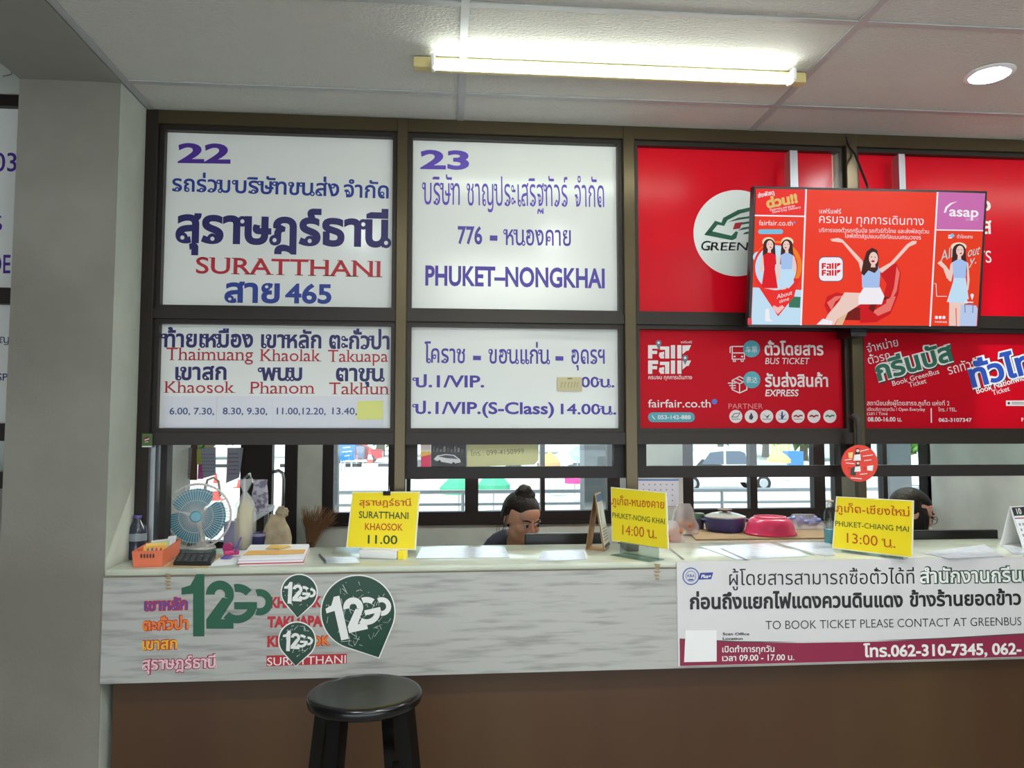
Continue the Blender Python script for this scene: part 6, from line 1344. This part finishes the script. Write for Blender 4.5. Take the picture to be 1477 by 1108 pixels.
# vehicles
CARW = mat('car_white', (236, 236, 236), .25, coat=.4); CARG = mat('car_glass', (70, 84, 104), .1); TYRE = mat('tyre', (30, 30, 32), .7); CARR = mat('car_red', (170, 40, 44), .3)
def car(label, c, L_, W_, prof, glass, paint, yaw=0, name='car'):
    t = thing(name, label, name, c); R = rotz(yaw); T = lambda x, y, z: Vector(c)+R @ Vector((x, y, z))
    b = MB(); pts = [T((x-.5)*L_, -W_/2, z) for x, z in prof]; b.prism(pts, R @ Vector((0, W_, 0)), paint); bo = b.build('car_body', t, smooth=30)
    md = bo.modifiers.new('edge', 'BEVEL'); md.width = .05; md.segments = 2
    for g in glass:
        b = MB(); b.prism([T((x-.5)*L_, -W_/2-.012, z) for x, z in g], R @ Vector((0, .01, 0)), CARG); b.build('side_window', t, smooth=0)
    for x in (.19, .80):
        for s in (-1, 1): b = MB(); b.lathe([(.12, -.11), (.3, -.11), (.33, -.06), (.33, .06), (.3, .11), (.12, .11)], T((x-.5)*L_, s*(W_/2-.1), .33), TYRE, 24, axis=R @ Vector((0, 1, 0))); b.lathe([(0, -.115), (.18, -.115), (.2, -.1), (.2, .1), (.18, .115), (0, .115)], T((x-.5)*L_, s*(W_/2-.1), .33), ALU, 16, axis=R @ Vector((0, 1, 0))); b.build('wheel', t)
    return t
PICK = [(0, .42), (0, .95), (.08, 1.02), (.22, 1.06), (.33, 1.62), (.40, 1.74), (.60, 1.74), (.66, 1.62), (.70, 1.1), (1, 1.1), (1, .45), (.88, .4), (.72, .4), (.28, .4), (.1, .4)]
PG = [[(.27, 1.1), (.345, 1.58), (.46, 1.64), (.46, 1.1)], [(.48, 1.1), (.48, 1.64), (.60, 1.64), (.645, 1.55), (.665, 1.1)]]
SED = [(0, .4), (0, .8), (.05, .9), (.26, .98), (.38, 1.42), (.48, 1.48), (.64, 1.46), (.80, 1.04), (.97, 1.0), (1, .85), (1, .42), (.88, .32), (.1, .32)]
SG = [[(.29, 1.0), (.39, 1.37), (.50, 1.42), (.50, 1.0)], [(.52, 1.0), (.52, 1.42), (.63, 1.40), (.75, 1.04)]]
def gz(u, Y): p = at(u, 700, Y); return Vector((p.x, Y, -.9))
car('white pickup parked outside, seen above the blue pot', gz(1040, 31), 4.9, 1.75, PICK, PG, CARW)
car('white car outside, seen above the clerk with long hair', gz(1352, 29), 4.3, 1.72, SED, SG, CARW, .35)
car('small red car far outside beneath the blue road sign', gz(512, 60), 4.2, 1.7, SED, SG, CARR)
car('dark car far outside behind the clerk with the bun', gz(640, 40), 4.3, 1.7, SED, SG, mat('car_grey', (96, 100, 108), .3), 0)
# blue road sign, kerb, gate, cones, parasols
t = thing('road_sign', 'blue road sign on two posts outside, above the Surat Thani sign', 'sign', gz(500, 47)); Y = 47
b = MB(); a, c = at(489, 664, Y), at(512, 637, Y); b.box((a.x, Y, a.z), (c.x, Y+.05, c.z+1.0), flat((44, 110, 196))); b.build('panel', t, smooth=0)
P = vplane(Y-.01); b = MB(); stroke(b, P, [(495, 646), (505, 645)], 1.4, WHT); stroke(b, P, [(494, 652), (507, 651)], 1.2, WHT); stroke(b, P, [(497, 658), (504, 657)], 1.0, WHT); b.build('lettering', t, smooth=0)
for u in (492, 497, 507): x = at(u, 650, Y).x; b = MB(); b.tube([(x, Y+.1, -.9), (x, Y+.1, a.z+.3)], .06, RAILM, 8); b.build('post', t)
b = MB(); K1, K2 = flat((40, 40, 42)), flat((226, 226, 222)); Y = 53
for k in range(60): x = -30+k*1.1; b.box((x, Y, -.9), (x+1.1, Y+.3, -.68), K1 if k % 2 else K2)
struct(b.build('trim_4', smooth=0))
def cone(label, u, Y, h):
    p = gz(u, Y); t = thing('traffic_cone', label, 'cone', p, 'traffic cones outside'); OC = flat((232, 70, 60)); r = h*.2
    b = MB(); b.box((p.x-r*1.4, p.y-r*1.4, p.z), (p.x+r*1.4, p.y+r*1.4, p.z+.03), OC); b.build('base', t, smooth=0)
    b = MB(); b.lathe([(r, .03), (r*.15, h), (0, h)], p, OC, 20); b.build('cone_body', t); b = MB(); b.lathe([(r*.72, h*.33), (r*.46, h*.62)], p+Vector((0, 0, .006)), WHT, 20, cap=False); b.v = [v+Vector((v.x-p.x, v.y-p.y, 0))*.05 for v in b.v]; b.build('white_band', t)
cone('traffic cone outside the fan window', 311, 28, .95); cone('traffic cone outside by the right hanging calendar', 349, 34, 1.1)
cone('small traffic cone far outside right of the blue road sign', 533, 56, 1.2)
def parasol(label, u, Y, h, r, rgb):
    p = gz(u, Y); t = thing('parasol', label, 'parasol', p, 'market parasols outside'); b = MB(); n = 8; m = flat(rgb, .7)
    b.lathe([(r, h-.42), (r*.55, h-.18), (0, h)], p, m, 8, cap=False); b.lathe([(r, h-.42), (r, h-.6)], p, m, 8, cap=False); b.build('canopy', t, smooth=0); b = MB(); b.tube([p, p+Vector((0, 0, h))], .025, RAILM, 8); b.build('pole', t)
parasol('green parasol outside left of the clerk with the bun', 662, 22, 1.25, .55, (60, 160, 116)); parasol('second green parasol outside behind the clerk with the bun', 712, 23, 1.25, .5, (70, 160, 124))
parasol('orange parasol outside above the clerk with the bun', 793, 28, 1.7, .4, (232, 150, 60)); parasol('white parasol outside, between the orange and the blue one', 812, 29.5, 1.75, .4, (232, 232, 236)); parasol('blue grey parasol outside, right of the white one', 833, 31, 1.85, .45, (150, 176, 206)); parasol('pink parasol low outside, under the blue grey one', 829, 26, 1.25, .35, (226, 60, 130))
parasol('yellow market parasol outside, right of the white pickup', 1124, 36, 1.5, .6, (226, 190, 110))
def booth(label, u0, u1, Y, h, rgb):
    a, c = gz(u0, Y), gz(u1, Y); t = thing('market_stall', label, 'stall', (a+c)/2, 'stalls outside'); b = MB(); b.box((a.x, Y, h-.9), (c.x, Y+1, h), flat(rgb, .6)); b.build('canopy_box', t, smooth=0)
    for x in (a.x+.05, c.x-.05):
        b = MB(); b.box((x-.04, Y+.1, -.9), (x+.04, Y+.18, h-.9), RAILM); b.build('leg', t, smooth=0)
booth('blue stall outside beneath the trees, left of the round red sign', 1141, 1160, 40, .45, (64, 130, 206)); booth('dark stall far outside right of the blue road sign', 513, 524, 58, .4, (110, 120, 140))
# bamboo and trees
LEAF = [mat('leaf_%d' % k, c, .7, rgb2=c2, vscale=3) for k, c, c2 in ((0, (120, 170, 70), (80, 130, 50)), (1, (90, 140, 60), (60, 104, 44)), (2, (150, 186, 96), (104, 150, 64)))]; BARK = mat('bark', (120, 100, 78), .9)
def tree(label, u, Y, h, r, k, name='tree'):
    p = gz(u, Y); t = thing(name, label, 'tree', p, 'trees beyond the road'); rnd = random.Random(int(u*7)); b = MB(); b.tube([p, p+Vector((.1, 0, h*.5)), p+Vector((0, 0, h*.8))], [r*.09, r*.07, r*.03], BARK, 8); b.build('trunk', t)
    b = MB()
    for j in range(420):
        d = Vector((rnd.gauss(0, 1), rnd.gauss(0, 1), rnd.gauss(0, .8))).normalized()*(rnd.random()**.4); c = p+Vector((d.x*r, d.y*r, h*.62+d.z*h*.42)); s = r*.13
        n = Vector((rnd.gauss(0, 1), rnd.gauss(0, 1), rnd.gauss(0, 1))).normalized(); a = n.orthogonal().normalized(); e = n.cross(a)
        b.add([c+a*s*1.6, c+e*s*.7, c-a*s*1.6, c-e*s*.7], [(0, 1, 2, 3)], LEAF[k])
    b.build('foliage', t, smooth=0)
for i, (u, Y, h, r, k, lb) in enumerate(((548, 75, 6, 5, 0, 'bright green tree above the road right of the blue road sign'), (515, 95, 7, 5, 1, 'darker green tree behind the blue road sign'), (1160, 62, 6, 4, 0, 'green tree outside left of the round red sign'), (1105, 70, 6, 4, 2, 'pale green tree outside right of the white pickup'), (1318, 45, 4, 2.2, 0, 'green shrub outside left of the white car'), (1040, 80, 6, 4, 1, 'green tree far behind the white pickup'), (985, 95, 6, 4, 2, 'pale tree far left of the white pickup'), (300, 70, 6, 5, 1, 'green tree outside the fan window'), (760, 85, 5, 5, 1, 'distant tree behind the orange parasol'))): tree(lb, u, Y, h, r, k)
for i, u in enumerate((1116, 1121, 1127, 1132, 1138)):
    p = gz(u, 45); b = MB(); b.tube([p, p+Vector((.05*(i-2), 0, 5.5))], .09, flat((196, 196, 120), .6), 8); tag(b.build('bamboo_stem'), 'pale bamboo stem outside between the pickup and the blue stall', 'bamboo', 'bamboo stems outside')
